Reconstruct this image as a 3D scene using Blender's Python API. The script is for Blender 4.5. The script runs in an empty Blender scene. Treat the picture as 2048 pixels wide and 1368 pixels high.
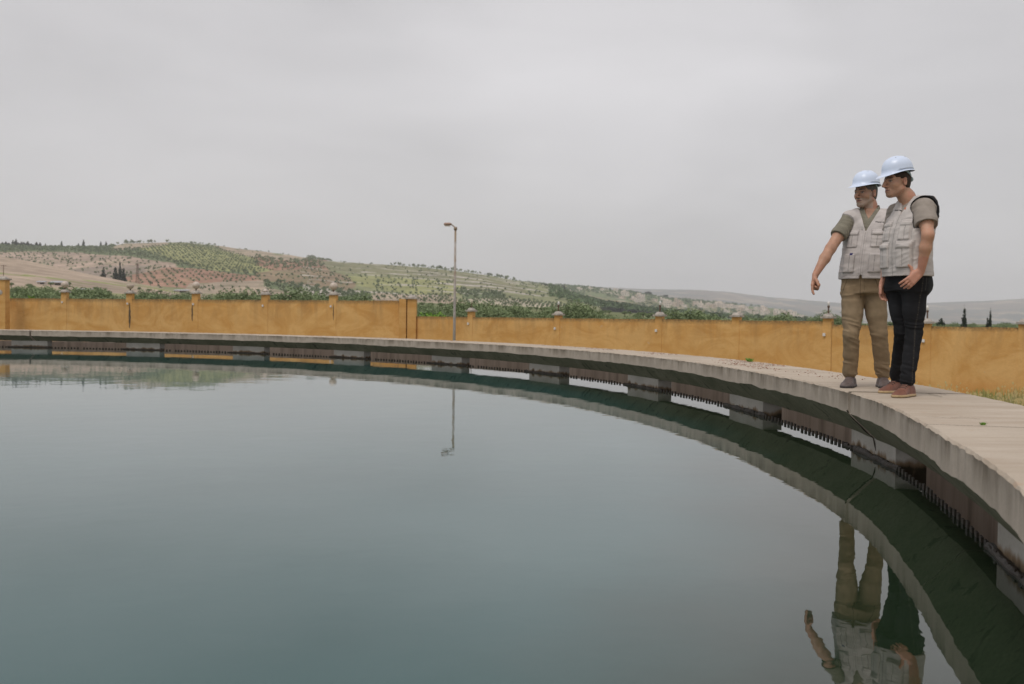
import bpy, math, random
import numpy as np
from mathutils import Vector, Matrix
random.seed(7); np.random.seed(7)
scene = bpy.context.scene
C = scene.collection
S = 1.05                                   # metres per survey unit
# ------------------------------------------------------------------ camera
FPX, PITCH, ROLL, CAMZ = 1938.4, 0.0243, 0.0128, 1.0*S
cam_d = bpy.data.cameras.new('camera'); cam = bpy.data.objects.new('camera', cam_d); C.objects.link(cam)
R0 = Vector((1, 0, 0)); U0 = Vector((0, math.sin(PITCH), math.cos(PITCH))); D0 = Vector((0, math.cos(PITCH), -math.sin(PITCH)))
RV = math.cos(ROLL)*R0 + math.sin(ROLL)*U0; UV = -math.sin(ROLL)*R0 + math.cos(ROLL)*U0
cam.matrix_world = Matrix(((RV.x, UV.x, -D0.x, 0), (RV.y, UV.y, -D0.y, 0), (RV.z, UV.z, -D0.z, CAMZ), (0, 0, 0, 1)))
cam_d.sensor_width = 36; cam_d.lens = FPX/2048*36
cam_d.clip_start = 0.05; cam_d.clip_end = 40000
cam_d.dof.use_dof = True; cam_d.dof.focus_distance = 7.7; cam_d.dof.aperture_fstop = 3.6
scene.camera = cam
def ray(px, py):                            # photo pixel -> direction with y component 1
    v = RV*((px-1024)/FPX) + UV*((684-py)/FPX) + D0
    return v/v.y
def at(px, py, Y): v = ray(px, py); return Vector((v.x*Y, Y, CAMZ+v.z*Y))
def on_z(px, py, z): v = ray(px, py); Y = (z-CAMZ)/v.z; return Vector((v.x*Y, Y, z))
def pixel(X, Y, Z):                         # numpy arrays -> photo pixel
    Z = Z-CAMZ
    d = X*D0.x+Y*D0.y+Z*D0.z
    return 1024+FPX*(X*RV.x+Y*RV.y+Z*RV.z)/d, 684-FPX*(X*UV.x+Y*UV.y+Z*UV.z)/d
# ------------------------------------------------------------------ world, sun, exposure
SUN_EL, SUN_AZ = math.radians(62), math.radians(215)
w = bpy.data.worlds.new('World'); scene.world = w; w.use_nodes = True
nt = w.node_tree; N = nt.nodes; L = nt.links
for n in list(N): N.remove(n)
out = N.new('ShaderNodeOutputWorld'); bg = N.new('ShaderNodeBackground'); bg2 = N.new('ShaderNodeBackground')
sky = N.new('ShaderNodeTexSky'); sky.sky_type = 'NISHITA'; sky.sun_disc = False
sky.sun_elevation = SUN_EL; sky.sun_rotation = SUN_AZ; sky.dust_density = 3
L.new(sky.outputs[0], bg.inputs[0]); bg.inputs[1].default_value = 0.006
tc = N.new('ShaderNodeTexCoord')
sep = N.new('ShaderNodeSeparateXYZ'); L.new(tc.outputs['Generated'], sep.inputs[0])
mp = N.new('ShaderNodeMapping'); mp.inputs['Scale'].default_value = (1, 1, 3.2); L.new(tc.outputs['Generated'], mp.inputs[0])
nz = N.new('ShaderNodeTexNoise'); nz.inputs['Scale'].default_value = 2.3; nz.inputs['Detail'].default_value = 4; nz.inputs['Roughness'].default_value = .5
nz.inputs['Distortion'].default_value = .4
L.new(mp.outputs[0], nz.inputs[0])
mr = N.new('ShaderNodeMapRange'); mr.inputs[1].default_value = .3; mr.inputs[2].default_value = .75
mr.inputs[3].default_value = .90; mr.inputs[4].default_value = 1.12; L.new(nz.outputs[0], mr.inputs[0])
# brighter patch of thin cloud in the overcast
dv = ray(1225, 120).normalized()
dot = N.new('ShaderNodeVectorMath'); dot.operation = 'DOT_PRODUCT'; nrm = N.new('ShaderNodeVectorMath'); nrm.operation = 'NORMALIZE'
nz2 = N.new('ShaderNodeTexNoise'); nz2.inputs['Scale'].default_value = 3.5; nz2.inputs['Detail'].default_value = 3; L.new(mp.outputs[0], nz2.inputs[0])
mixv = N.new('ShaderNodeVectorMath'); mixv.operation = 'MULTIPLY_ADD'; mixv.inputs[1].default_value = (.24, .24, .12)
L.new(nz2.outputs[1], mixv.inputs[0]); L.new(tc.outputs['Generated'], mixv.inputs[2])
L.new(mixv.outputs[0], nrm.inputs[0]); L.new(nrm.outputs[0], dot.inputs[0]); dot.inputs[1].default_value = (Vector(dv)+Vector((.12, .12, .06))).normalized()
mr2 = N.new('ShaderNodeMapRange'); mr2.interpolation_type = 'SMOOTHSTEP'; mr2.inputs[1].default_value = .985; mr2.inputs[2].default_value = 1.0
mr2.inputs[3].default_value = 0; mr2.inputs[4].default_value = .14; L.new(dot.outputs['Value'], mr2.inputs[0])
mrz = N.new('ShaderNodeMapRange'); mrz.inputs[1].default_value = 0; mrz.inputs[2].default_value = 1.0; mrz.inputs[3].default_value = 1.18; mrz.inputs[4].default_value = 1.14
L.new(sep.outputs[2], mrz.inputs[0])
m1 = N.new('ShaderNodeMath'); m1.operation = 'ADD'; L.new(mr.outputs[0], m1.inputs[0]); L.new(mr2.outputs[0], m1.inputs[1])
m2 = N.new('ShaderNodeMath'); m2.operation = 'MULTIPLY'; L.new(m1.outputs[0], m2.inputs[0]); L.new(mrz.outputs[0], m2.inputs[1])
m3 = N.new('ShaderNodeMath'); m3.operation = 'MULTIPLY'; L.new(m2.outputs[0], m3.inputs[0]); m3.inputs[1].default_value = .535
bg2.inputs[0].default_value = (1, .978, 1.0, 1); L.new(m3.outputs[0], bg2.inputs[1])
addn = N.new('ShaderNodeAddShader'); L.new(bg.outputs[0], addn.inputs[0]); L.new(bg2.outputs[0], addn.inputs[1]); L.new(addn.outputs[0], out.inputs[0])
sd = bpy.data.lights.new('sun', 'SUN'); sd.energy = 1.45; sd.angle = math.radians(25); sd.color = (1, .95, .88)
sun = bpy.data.objects.new('sun', sd); C.objects.link(sun)
sv = Vector((math.sin(SUN_AZ)*math.cos(SUN_EL), math.cos(SUN_AZ)*math.cos(SUN_EL), math.sin(SUN_EL)))
sun.rotation_euler = (-sv).to_track_quat('-Z', 'Y').to_euler()
scene.view_settings.view_transform = 'Standard'; scene.view_settings.look = 'None'
scene.view_settings.exposure = 0; scene.view_settings.gamma = 1
scene.cycles.volume_bounces = 1; scene.cycles.max_bounces = 7

# ------------------------------------------------------------------ helpers
def obj(name, V, F, mat, parent=None, smooth=False, mats=None, fmat=None):
    me = bpy.data.meshes.new(name); me.from_pydata([tuple(map(float, v)) for v in V] if not isinstance(V, np.ndarray) else V.tolist(), [], F if isinstance(F, list) else F.tolist()); me.update()
    if mats:
        for m in mats: me.materials.append(m)
        me.polygons.foreach_set('material_index', np.asarray(fmat, dtype=np.int32))
    elif mat: me.materials.append(mat)
    if smooth: me.polygons.foreach_set('use_smooth', np.ones(len(me.polygons), dtype=bool))
    o = bpy.data.objects.new(name, me); C.objects.link(o)
    if parent: o.parent = parent
    return o
def tag(o, label=None, cat=None, group=None, kind=None):
    for k, v in (('label', label), ('category', cat), ('group', group), ('kind', kind)):
        if v: o[k] = v
    return o
def empty(name, loc=(0, 0, 0), rz=0):
    o = bpy.data.objects.new(name, None); C.objects.link(o); o.location = loc; o.rotation_euler = (0, 0, rz); o.empty_display_size = .2; return o
class MB:
    def __init__(s): s.v = []; s.f = []; s.m = []
    def add(s, V, F, m=0):
        b = len(s.v); s.v += [tuple(x) for x in V]; s.f += [tuple(i+b for i in f) for f in F]; s.m += [m]*len(F); return s
    def box(s, x0, x1, y0, y1, z0, z1, m=0, M=None, taper=0):
        t = taper
        V = [(x0, y0, z0), (x1, y0, z0), (x1, y1, z0), (x0, y1, z0), (x0+t, y0+t, z1), (x1-t, y0+t, z1), (x1-t, y1-t, z1), (x0+t, y1-t, z1)]
        if M is not None: V = [M @ Vector(v) for v in V]
        return s.add(V, [(0, 3, 2, 1), (4, 5, 6, 7), (0, 1, 5, 4), (1, 2, 6, 5), (2, 3, 7, 6), (3, 0, 4, 7)], m)
    def tube(s, pts, rad, n=8, m=0, cap=True):
        pts = [Vector(p) for p in pts]; rad = rad if hasattr(rad, '__len__') else [rad]*len(pts)
        V = []; F = []
        for i, p in enumerate(pts):
            d = (pts[min(i+1, len(pts)-1)]-pts[max(i-1, 0)]).normalized()
            a = Vector((0, 0, 1)) if abs(d.z) < .9 else Vector((1, 0, 0))
            u = d.cross(a).normalized(); v2 = d.cross(u)
            for k in range(n):
                t = 2*math.pi*k/n; V.append(p+(u*math.cos(t)+v2*math.sin(t))*rad[i])
        for i in range(len(pts)-1):
            for k in range(n):
                F.append((i*n+k, i*n+(k+1) % n, (i+1)*n+(k+1) % n, (i+1)*n+k))
        if cap: F += [tuple(range(n-1, -1, -1)), tuple((len(pts)-1)*n+k for k in range(n))]
        return s.add(V, F, m)
    def lathe(s, prof, n=16, M=None, m=0):
        V = []; F = []
        for r, z in prof:
            for k in range(n):
                t = 2*math.pi*k/n; v = Vector((r*math.cos(t), r*math.sin(t), z)); V.append(M @ v if M is not None else v)
        for i in range(len(prof)-1):
            for k in range(n): F.append((i*n+k, i*n+(k+1) % n, (i+1)*n+(k+1) % n, (i+1)*n+k))
        F += [tuple(range(n-1, -1, -1)), tuple((len(prof)-1)*n+k for k in range(n))]
        return s.add(V, F, m)
    def build(s, name, mat, parent=None, smooth=False, mats=None):
        return obj(name, s.v, s.f, mat, parent, smooth, mats, s.m if mats else None)
def grid_faces(nu, nv, wrap=False):
    i, j = np.meshgrid(np.arange(nu if wrap else nu-1), np.arange(nv-1), indexing='ij')
    a = i*nv+j; b = ((i+1) % nu)*nv+j
    return np.stack([a, b, b+1, a+1], -1).reshape(-1, 4)
def copy_tree(o, parent=None):
    c = o.copy(); C.objects.link(c); c.parent = parent
    for ch in o.children: copy_tree(ch, c)
    return c
def attr(o, name, cols):
    a = o.data.color_attributes.new(name, 'FLOAT_COLOR', 'POINT')
    c = np.ones((len(cols), 4), dtype=np.float32); c[:, :3] = cols; a.data.foreach_set('color', c.ravel())

# -- node material builder
class Mat:
    def __init__(s, name, rough=.8, spec=.3, metal=0):
        s.m = bpy.data.materials.new(name); s.m.use_nodes = True; s.t = s.m.node_tree; s.N = s.t.nodes; s.L = s.t.links
        s.b = s.N['Principled BSDF']; s.b.inputs['Roughness'].default_value = rough; s.b.inputs['Specular IOR Level'].default_value = spec; s.b.inputs['Metallic'].default_value = metal
        s.tc = s.N.new('ShaderNodeTexCoord')
    def noise(s, scale, detail=4, stretch=(1, 1, 1), rough=.55, dist=0, coord='Object', off=(0, 0, 0)):
        mp = s.N.new('ShaderNodeMapping'); mp.inputs['Scale'].default_value = stretch; mp.inputs['Location'].default_value = off; s.L.new(s.tc.outputs[coord], mp.inputs[0])
        n = s.N.new('ShaderNodeTexNoise'); n.inputs['Scale'].default_value = scale; n.inputs['Detail'].default_value = detail; n.inputs['Roughness'].default_value = rough; n.inputs['Distortion'].default_value = dist
        s.L.new(mp.outputs[0], n.inputs[0]); return n.outputs[0]
    def ramp(s, inp, lo, hi, a=0., b=1., smooth=False):
        r = s.N.new('ShaderNodeMapRange'); r.inputs[1].default_value = lo; r.inputs[2].default_value = hi; r.inputs[3].default_value = a; r.inputs[4].default_value = b
        if smooth: r.interpolation_type = 'SMOOTHSTEP'
        s.L.new(inp, r.inputs[0]); return r.outputs[0]
    def math(s, op, a, b=None):
        r = s.N.new('ShaderNodeMath'); r.operation = op
        for i, x in ((0, a), (1, b)):
            if x is None: continue
            if isinstance(x, (int, float)): r.inputs[i].default_value = x
            else: s.L.new(x, r.inputs[i])
        return r.outputs[0]
    def mix(s, fac, a, b, mode='MIX'):
        r = s.N.new('ShaderNodeMix'); r.data_type = 'RGBA'; r.blend_type = mode; r.clamp_factor = True
        if isinstance(fac, (int, float)): r.inputs[0].default_value = fac
        else: s.L.new(fac, r.inputs[0])
        for i, x in ((6, a), (7, b)):
            if isinstance(x, tuple): r.inputs[i].default_value = (*x, 1)
            else: s.L.new(x, r.inputs[i])
        return r.outputs[2]
    def vcol(s, name='col'):
        n = s.N.new('ShaderNodeVertexColor'); n.layer_name = name; return n.outputs[0]
    def z(s, coord='Object'):
        n = s.N.new('ShaderNodeSeparateXYZ'); s.L.new(s.tc.outputs[coord], n.inputs[0]); return n.outputs
    def color(s, c):
        if isinstance(c, tuple): s.b.inputs['Base Color'].default_value = (*c, 1)
        else: s.L.new(c, s.b.inputs['Base Color'])
        return s
    def rough(s, c): s.L.new(c, s.b.inputs['Roughness']); return s
    def bump(s, h, strength=.3, dist=.01):
        b = s.N.new('ShaderNodeBump'); b.inputs['Strength'].default_value = strength; b.inputs['Distance'].default_value = dist
        s.L.new(h, b.inputs['Height']); s.L.new(b.outputs[0], s.b.inputs['Normal']); return s
def simple(name, c, rough=.7, var=.25, scale=8, spec=.3, bump=0, metal=0):
    m = Mat(name, rough, spec, metal); n = m.noise(scale, 4)
    m.color(m.mix(m.ramp(n, .3, .7), tuple(x*(1-var) for x in c), tuple(min(1, x*(1+var)) for x in c)))
    if bump: m.bump(m.noise(scale*6, 3), bump, .004)
    return m.m
#@@TANK
# ------------------------------------------------------------------ settling tank
q = dict(Xc=-15.98*S, Yc=8.9625*S, R=18.726*S, a=.1967*S, zF=.3389*S, zT=.4909*S, th0=.0917, dth=.1929, dw=.0587, t=.209*S, wo=.6589*S)
KN = [4.0, 5.5, 6.5, 7.1, 7.6, 8.0, 8.35, 8.7, 9.0, 9.3, 9.8, 10.5, 12]
KR = [0, .0145, -.0154, -.0327, -.0254, .0252, .0507, .0067, -.0064, .021, -.0174, -.0063, 0]
def dR(th): return np.interp((th-q['th0'])/q['dth'], KN, KR)*S
def zP(th): return (.1451+.005965*(8-np.clip((th-q['th0'])/q['dth'], 0, 9)))*S
def rp(th, s, z):
    r = q['R']+dR(th)+s
    return np.stack([q['Xc']+r*np.sin(th), q['Yc']+r*np.cos(th), z+0*th], -1)
def n1(x, seed, scale):                      # cheap 1-D noise
    rs = np.random.RandomState(seed); t = rs.rand(4096)*2-1; x = x*scale; i = np.floor(x).astype(int); f = x-i; f = f*f*(3-2*f)
    return t[i % 4096]*(1-f)+t[(i+1) % 4096]*f
def concrete(name, c, stain, top=True):
    m = Mat(name, .88, .25)
    g = m.noise(3.0, 6); fine = m.noise(60, 5, rough=.7); st = m.noise(3.8, 7, (1, 1, .22), .68, .5); st2 = m.noise(1.6, 3)
    base = m.mix(m.ramp(g, .3, .7), tuple(x*.84 for x in c), tuple(x*1.1 for x in c))
    base = m.mix(m.ramp(fine, .35, .7, 0, .35), base, tuple(x*.62 for x in c))
    if top:
        zz = m.ramp(m.z()[2], q['zF'], q['zT'], 0, 1)
        k = m.math('MULTIPLY', m.ramp(st, .40, .60), m.ramp(zz, .0, .9, .15, 1))
        k = m.math('MULTIPLY', k, m.ramp(st2, .36, .56, .4, 1))
        base = m.mix(m.math('MULTIPLY', k, .85), base, stain)
        rim = m.math('MULTIPLY', m.ramp(zz, .70, 1.0), m.ramp(m.noise(6, 6, rough=.7), .42, .62))
        base = m.mix(m.math('MULTIPLY', rim, .75), base, (.07, .058, .035))
    else:
        k = m.math('MULTIPLY', m.ramp(st, .4, .65), .6)
        base = m.mix(k, base, stain)
    m.color(base); m.bump(m.math('ADD', fine, m.math('MULTIPLY', g, .6)), .35, .006); return m.m
M_fascia = concrete('fascia_concrete', (.50, .435, .365), (.13, .105, .072))
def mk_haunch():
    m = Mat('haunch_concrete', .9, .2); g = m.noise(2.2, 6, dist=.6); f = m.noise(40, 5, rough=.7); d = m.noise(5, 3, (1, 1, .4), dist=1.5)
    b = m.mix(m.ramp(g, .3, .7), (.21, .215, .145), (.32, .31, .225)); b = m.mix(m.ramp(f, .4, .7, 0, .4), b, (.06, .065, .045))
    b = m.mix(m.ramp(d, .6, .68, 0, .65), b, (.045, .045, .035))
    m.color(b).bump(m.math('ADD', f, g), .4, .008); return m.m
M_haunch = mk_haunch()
def mk_top():
    m = Mat('slab_top', .9, .2); g = m.noise(1.3, 5); tr = m.noise(5, 5, (.25, 1.6, 1), dist=.5); f = m.noise(70, 4, rough=.7); sp = m.noise(9, 4)
    b = m.mix(m.ramp(g, .3, .7), (.43, .36, .285), (.53, .455, .375)); b = m.mix(m.ramp(tr, .45, .68, 0, .6), b, (.38, .30, .23))
    b = m.mix(m.ramp(f, .5, .75, 0, .4), b, (.33, .28, .22)); b = m.mix(m.ramp(sp, .64, .72, 0, .4), b, (.42, .27, .18))
    m.color(b).bump(m.math('ADD', f, tr), .18, .004); return m.m
M_top = mk_top()
def mk_pier():
    m = Mat('pier_render', .85, .25); g = m.noise(2.5, 5); f = m.noise(50, 4, rough=.7); st = m.noise(7, 5, (1, 1, .35)); zz = m.z()[2]
    b = m.mix(m.ramp(g, .3, .7), (.38, .36, .32), (.52, .50, .455)); b = m.mix(m.ramp(f, .5, .75, 0, .3), b, (.15, .14, .12))
    k = m.math('ADD', m.ramp(zz, .0, .10, .55, -.25), m.math('MULTIPLY', m.math('SUBTRACT', st, .5), 1.6))
    b = m.mix(m.ramp(k, .0, .28), b, (.20, .14, .085)); b = m.mix(m.ramp(k, .3, .55), b, (.035, .026, .014))
    m.color(b).bump(f, .3, .006); return m.m
M_pier = mk_pier()
def mk_chan():
    m = Mat('channel_render', .8, .3); g = m.noise(1.4, 5); st = m.noise(6, 5, (1, 1, .08)); bl = m.noise(.55, 1)
    b = m.mix(m.ramp(g, .3, .7), (.25, .20, .16), (.34, .275, .23)); b = m.mix(m.ramp(st, .45, .7, 0, .6), b, (.075, .05, .035))
    b = m.mix(m.ramp(bl, .5, .56, 0, .35), b, (.22, .17, .14)); m.color(b).bump(st, .2, .006); return m.m
M_chan = mk_chan()
M_algae = simple('wet_algae', (.022, .015, .008), .55, .6, 25, .4, .5)
M_weir = simple('weir_metal', (.03, .022, .015), .6, .5, 18, .4, .3)

tank = tag(empty('settling_tank', (q['Xc'], q['Yc'], 0)), 'huge round concrete settling tank brimming with still green water', 'water tank')
TC = np.array([q['Xc'], q['Yc'], 0])
def ring_mesh(th0, th1, n, secf, name, mat, ends=True, mats=None, segm=None):
    th = np.linspace(th0, th1, n); sec = secf(th)               # list of (s, z) arrays, closed loop
    m = len(sec); V = np.stack([rp(th, s, z) for s, z in sec], 1).reshape(-1, 3)-TC
    F = []; fm = []
    base = np.arange(n-1)[:, None]*m
    for j in range(m):
        k = (j+1) % m
        F.append(np.concatenate([base+j, base+k, base+m+k, base+m+j], 1)); fm += [0 if segm is None else segm[j]]*(n-1)
    F = np.concatenate(F).tolist()
    if ends: F.append(list(range(m))[::-1]); F.append([(n-1)*m+i for i in range(m)]); fm += [0, 0]
    return obj(name, V, F, mat, tank, False, mats, fm)
TJ = math.atan2(0, 1)
pj = on_z(1695, 783, q['zT']); TJ = math.atan2(pj.x-q['Xc'], pj.y-q['Yc'])
pj2 = on_z(1990, 853, q['zT']); TJ2 = math.atan2(pj2.x-q['Xc'], pj2.y-q['Yc'])
pj0 = on_z(40, 661, q['zT']); TJ0 = math.atan2(pj0.x-q['Xc'], pj0.y-q['Yc'])
def beam(th):
    wv = n1(th, 3, 45)*.010*S+n1(th, 4, 160)*.005; tv = n1(th, 5, 120)*.002+n1(th, 51, 500)*.0015; av = n1(th, 6, 60)*.005+n1(th, 66, 260)*.0025
    zf = q['zF']+wv; a = q['a']
    zp = zP(th)+n1(th, 7, 70)*.004
    return [(-a+av, zf), (-a*.52+av, zf*.52+zp*.48+n1(th, 8, 80)*.006), (0*th, zp), (.155*S+0*th, zp), (.175*S+0*th, .37*S+0*th), (q['wo']+0*th, .38*S+0*th), (q['wo']+av, q['zT']-.012+0*th), (q['wo']-.012+av, q['zT']+tv),
            (-a+.012+n1(th, 9, 300)*.003, q['zT']+tv), (-a+av+n1(th, 11, 400)*.0025, q['zT']-.012+n1(th, 10, 350)*.004)]
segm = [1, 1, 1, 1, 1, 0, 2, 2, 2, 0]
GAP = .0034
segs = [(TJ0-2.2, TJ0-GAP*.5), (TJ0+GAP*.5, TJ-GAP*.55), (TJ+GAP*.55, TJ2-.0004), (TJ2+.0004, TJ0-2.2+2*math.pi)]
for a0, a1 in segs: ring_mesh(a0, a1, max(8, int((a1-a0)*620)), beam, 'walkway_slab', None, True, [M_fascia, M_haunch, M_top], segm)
# piers with algae and the toothed overflow weir, bay by bay
KS = list(range(-4, 14))
for k in KS:
    a0 = q['th0']+k*q['dth']; a1 = a0+q['dw']
    ring_mesh(a0, a1, 12, lambda th: [(0*th, -1.3+0*th), (q['t']+0*th, -1.3+0*th), (q['t']+0*th, zP(th)+.004), (0*th+.003, zP(th)+.004)], 'pier', M_pier)
    def algae(th, k=k):
        h = .028+.010*np.abs(n1(th, 20+k, 350))+.010*n1(th, 40+k, 120); e = .014+.012*n1(th, 60+k, 200)
        e = np.maximum(e, .004)+.012
        return [(-e, -.05+0*th), (0*th+.01, -.05+0*th), (0*th+.01, h*.9), (-e*.5, h), (-e, h*.35)]
    ring_mesh(a0-.006, a1+.006, 60, algae, 'algae_band', M_algae)
    # weir comb
    V = []; F = []; nt_ = 36; b0, b1 = a0, a0+q['dth']; dt = (b1-b0)/nt_
    V2 = []
    for i in range(nt_):
        t0 = b0+i*dt; jit = random.uniform(-.05, .05)*dt; hgt = .030+random.uniform(-.007, .007)-(.034 if random.random() < .04 else 0)
        xs = [t0, t0+.28*dt+jit, t0+.30*dt+jit, t0+.74*dt+jit, t0+.76*dt+jit, t0+dt]; zs = [-.012, -.012, hgt, hgt+random.uniform(-.003, .003), -.012, -.012]
        for s_ in (-.020, -.008):
            for x, z in zip(xs, zs): V2.append((x, s_, z))
            for x in xs: V2.append((x, s_, -.12))
        b = i*24
        for j in range(5):
            F.append((b+j+6, b+j+7, b+j+1, b+j)); F.append((b+12+j, b+13+j, b+19+j, b+18+j)); F.append((b+j, b+j+1, b+13+j, b+12+j))
    A = np.array(V2); V = rp(A[:, 0], A[:, 1], A[:, 2])-TC
    obj('weir_plate', V, F, M_weir, tank)
    # sill wall below the water under the opening
    ring_mesh(a1, a0+q['dth'], 20, lambda th: [(0*th, -1.3+0*th), (q['t']+0*th, -1.3+0*th), (q['t']+0*th, -.36+0*th), (0*th, -.36+0*th)], 'sill', M_chan)
CW = 1.12*S
ring_mesh(TJ0-2.2, TJ0-2.2+2*math.pi, 260, lambda th: [(CW+0*th, -1.9+0*th), (CW+.18+0*th, -1.9+0*th), (CW+.18+0*th, .147*S+0*th), (CW+0*th, .147*S+0*th)], 'outer_wall', M_chan, False)
ring_mesh(TJ0-2.2, TJ0-2.2+2*math.pi, 260, lambda th: [(q['t']-.02+0*th, -1.35+0*th), (CW+0*th, -1.35+0*th), (CW+0*th, -1.25+0*th), (q['t']-.02+0*th, -1.25+0*th)], 'channel_floor', M_chan, False)
# water
def mk_water():
    m = Mat('tank_water', .015, .5); m.b.inputs['IOR'].default_value = 1.58
    g = m.noise(.35, 3); open_ = m.mix(m.ramp(g, .35, .65), (.005, .062, .061), (.008, .074, .074))
    vd = m.N.new('ShaderNodeVectorMath'); vd.operation = 'DISTANCE'; m.L.new(m.tc.outputs['Object'], vd.inputs[0]); vd.inputs[1].default_value = (q['Xc'], q['Yc'], 0)   # water colour turns darker and more olive towards the wall
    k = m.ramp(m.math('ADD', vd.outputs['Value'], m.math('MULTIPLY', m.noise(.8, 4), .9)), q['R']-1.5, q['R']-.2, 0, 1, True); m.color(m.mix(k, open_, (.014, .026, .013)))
    a = m.noise(1.3, 2, (1, 1.0, 1)); b = m.noise(7.0, 2, (1, 1, 1), dist=.3)
    m.bump(m.math('ADD', m.math('MULTIPLY', a, 1.0), m.math('MULTIPLY', b, .24)), .12, .012); return m.m
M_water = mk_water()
th = np.linspace(0, 2*math.pi, 361)[:-1]
rr = [1, 5, 10, 15, 17.5, q['R']/S-.01]
V = [(q['Xc'], q['Yc'], 0)]; F = []
for r in rr:
    for t in th:
        x = r*S+(float(dR(np.array(t))) if r == rr[-1] else 0); V.append((q['Xc']+x*math.sin(t), q['Yc']+x*math.cos(t), 0))
n = 360
for i in range(n): F.append((0, 1+(i+1) % n, 1+i))
for j in range(len(rr)-1):
    for i in range(n): F.append((1+j*n+i, 1+j*n+(i+1) % n, 1+(j+1)*n+(i+1) % n, 1+(j+1)*n+i))
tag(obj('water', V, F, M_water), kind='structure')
m = Mat('channel_water_mat', .12, .5); nn = m.noise(40, 4); m.color(m.mix(m.ramp(nn, .42, .6), (.10, .10, .10), (.40, .39, .42))); m.bump(nn, .8, .02)
th = np.linspace(0, 2*math.pi, 300)
P = np.stack([rp(th, q['t']-.01, -1.02*S), rp(th, CW, -1.02*S)], 1).reshape(-1, 3)
tag(obj('channel_water', P, grid_faces(300, 2), m.m), kind='structure')
# dead-leaf litter scattered on the slab
M_litter = simple('dry_leaf', (.36, .20, .15), .9, .5, 30)
mb = MB()
def litter(px0, px1, cnt, sl, sr, seed):
    rs = random.Random(seed)
    for i in range(cnt):
        px = px0+(px1-px0)*rs.random()
        # find azimuth through pixel column at slab level on mid radius
        best = None
        t_ = np.linspace(.0, 1.9, 400); P = rp(t_, 0, q['zT']); X, _ = pixel(P[:, 0], P[:, 1], P[:, 2]); t0 = np.interp(px, X, t_)
        s_ = sl+(sr-sl)*rs.random()**.7
        p = rp(np.array(t0), s_, q['zT']+.004); a = rs.random()*6.28; r = .005+.009*rs.random(); h = .003+.007*rs.random()
        d = Vector((math.cos(a), math.sin(a), 0))*r; e = Vector((-d.y, d.x, 0))*.6; c = Vector(p)
        mb.add([c-d, c+e+Vector((0, 0, h)), c+d, c-e+Vector((0, 0, h*.4))], [(0, 1, 2, 3)])
for a in ((1130, 1190, 130, .1, .5, 1), (1040, 1110, 40, .2, .55, 2), (1255, 1300, 110, .1, .5, 3), (1390, 1485, 260, .2, .6, 4), (1430, 1530, 150, -.05, .2, 5), (600, 640, 40, 0, .5, 6), (330, 345, 30, 0, .5, 7), (465, 500, 50, 0, .5, 8), (735, 760, 40, 0, .5, 9), (865, 900, 40, 0, .5, 10), (180, 215, 40, 0, .5, 11), (1540, 1640, 60, 0, .5, 12)): litter(*a)
tag(mb.build('leaf_litter', M_litter), 'small reddish dry leaves strewn in patches on the walkway', 'leaf litter', kind='stuff')
# weeds
M_weed = simple('weed_leaf', (.18, .34, .06), .7, .4, 20)
def weed(px, py, n, h, label):
    p = on_z(px, py, q['zT']); mb = MB(); rs = random.Random(px)
    for i in range(n):
        a = rs.random()*6.28; r = rs.random()*h*1.6; b = Vector((math.cos(a)*r*.5, math.sin(a)*r*.5, 0)); t = Vector((math.cos(a)*r, math.sin(a)*r, h*(.4+rs.random()*.6))); s_ = Vector((-math.sin(a), math.cos(a), 0))*.006
        mb.add([b-s_, b+s_, t+s_*1.6, t-s_*1.2], [(0, 1, 2, 3)])
    o = mb.build('weed', M_weed); o.location = p; tag(o, label, 'weed')
weed(1500, 724, 30, .055, 'bright green weed sprouting at the outer edge of the walkway left of the men')
weed(1966, 850, 16, .014, 'tiny green weed growing in the slab joint right of the men')
# slab surface cracks
M_crack = simple('crack_dark', (.06, .05, .04), .95, .3)
def crack(pts, wd, name='crack'):
    P = [on_z(x, y, q['zT']+.005) for x, y in pts]; V = []; F = []
    for i, p in enumerate(P):
        d = (P[min(i+1, len(P)-1)]-P[max(i-1, 0)]).normalized(); s_ = Vector((-d.y, d.x, 0))*wd*(.4+.6*math.sin(math.pi*(i+.3)/(len(P)+.3)))
        V += [p-s_-Vector((TC[0], TC[1], 0)), p+s_-Vector((TC[0], TC[1], 0))]
        if i: F.append((2*i-2, 2*i, 2*i+1, 2*i-1))
    obj(name, V, F, M_crack, tank)
crack([(1850, 832), (1900, 836), (1925, 834), (1960, 838)], .003); crack([(1700, 782), (1730, 781.6), (1770, 782), (1795, 782.5)], .004)
crack([(1840, 785), (1856, 787), (1870, 790), (1884, 793)], .005); crack([(1862, 785), (1880, 786), (1893, 789)], .004)

def th_at(px, s, z): t_ = np.linspace(.6, 2.0, 900); P = rp(t_, s, z); X, _ = pixel(P[:, 0], P[:, 1], P[:, 2]); return float(np.interp(px, X, t_))
pts = []
for px, s, z in ((1694, -q['a']-.004, q['zF']+.01), (1706, -q['a']*.72-.004, q['zF']*.70+.145*S*.30), (1722, -q['a']*.45-.004, q['zF']*.45+.145*S*.55), (1729, -q['a']*.30-.004, q['zF']*.30+.145*S*.70), (1746, -.008, .150*S), (1749, -.004, .11*S), (1751, -.004, .06*S)): pts.append(Vector(rp(np.array(th_at(px, s, z)), s, z)-TC))
mb = MB(); mb.tube(pts, [.006, .004, .007, .010, .004, .006, .002], 5); mb.build('crack', M_crack, tank)
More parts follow.
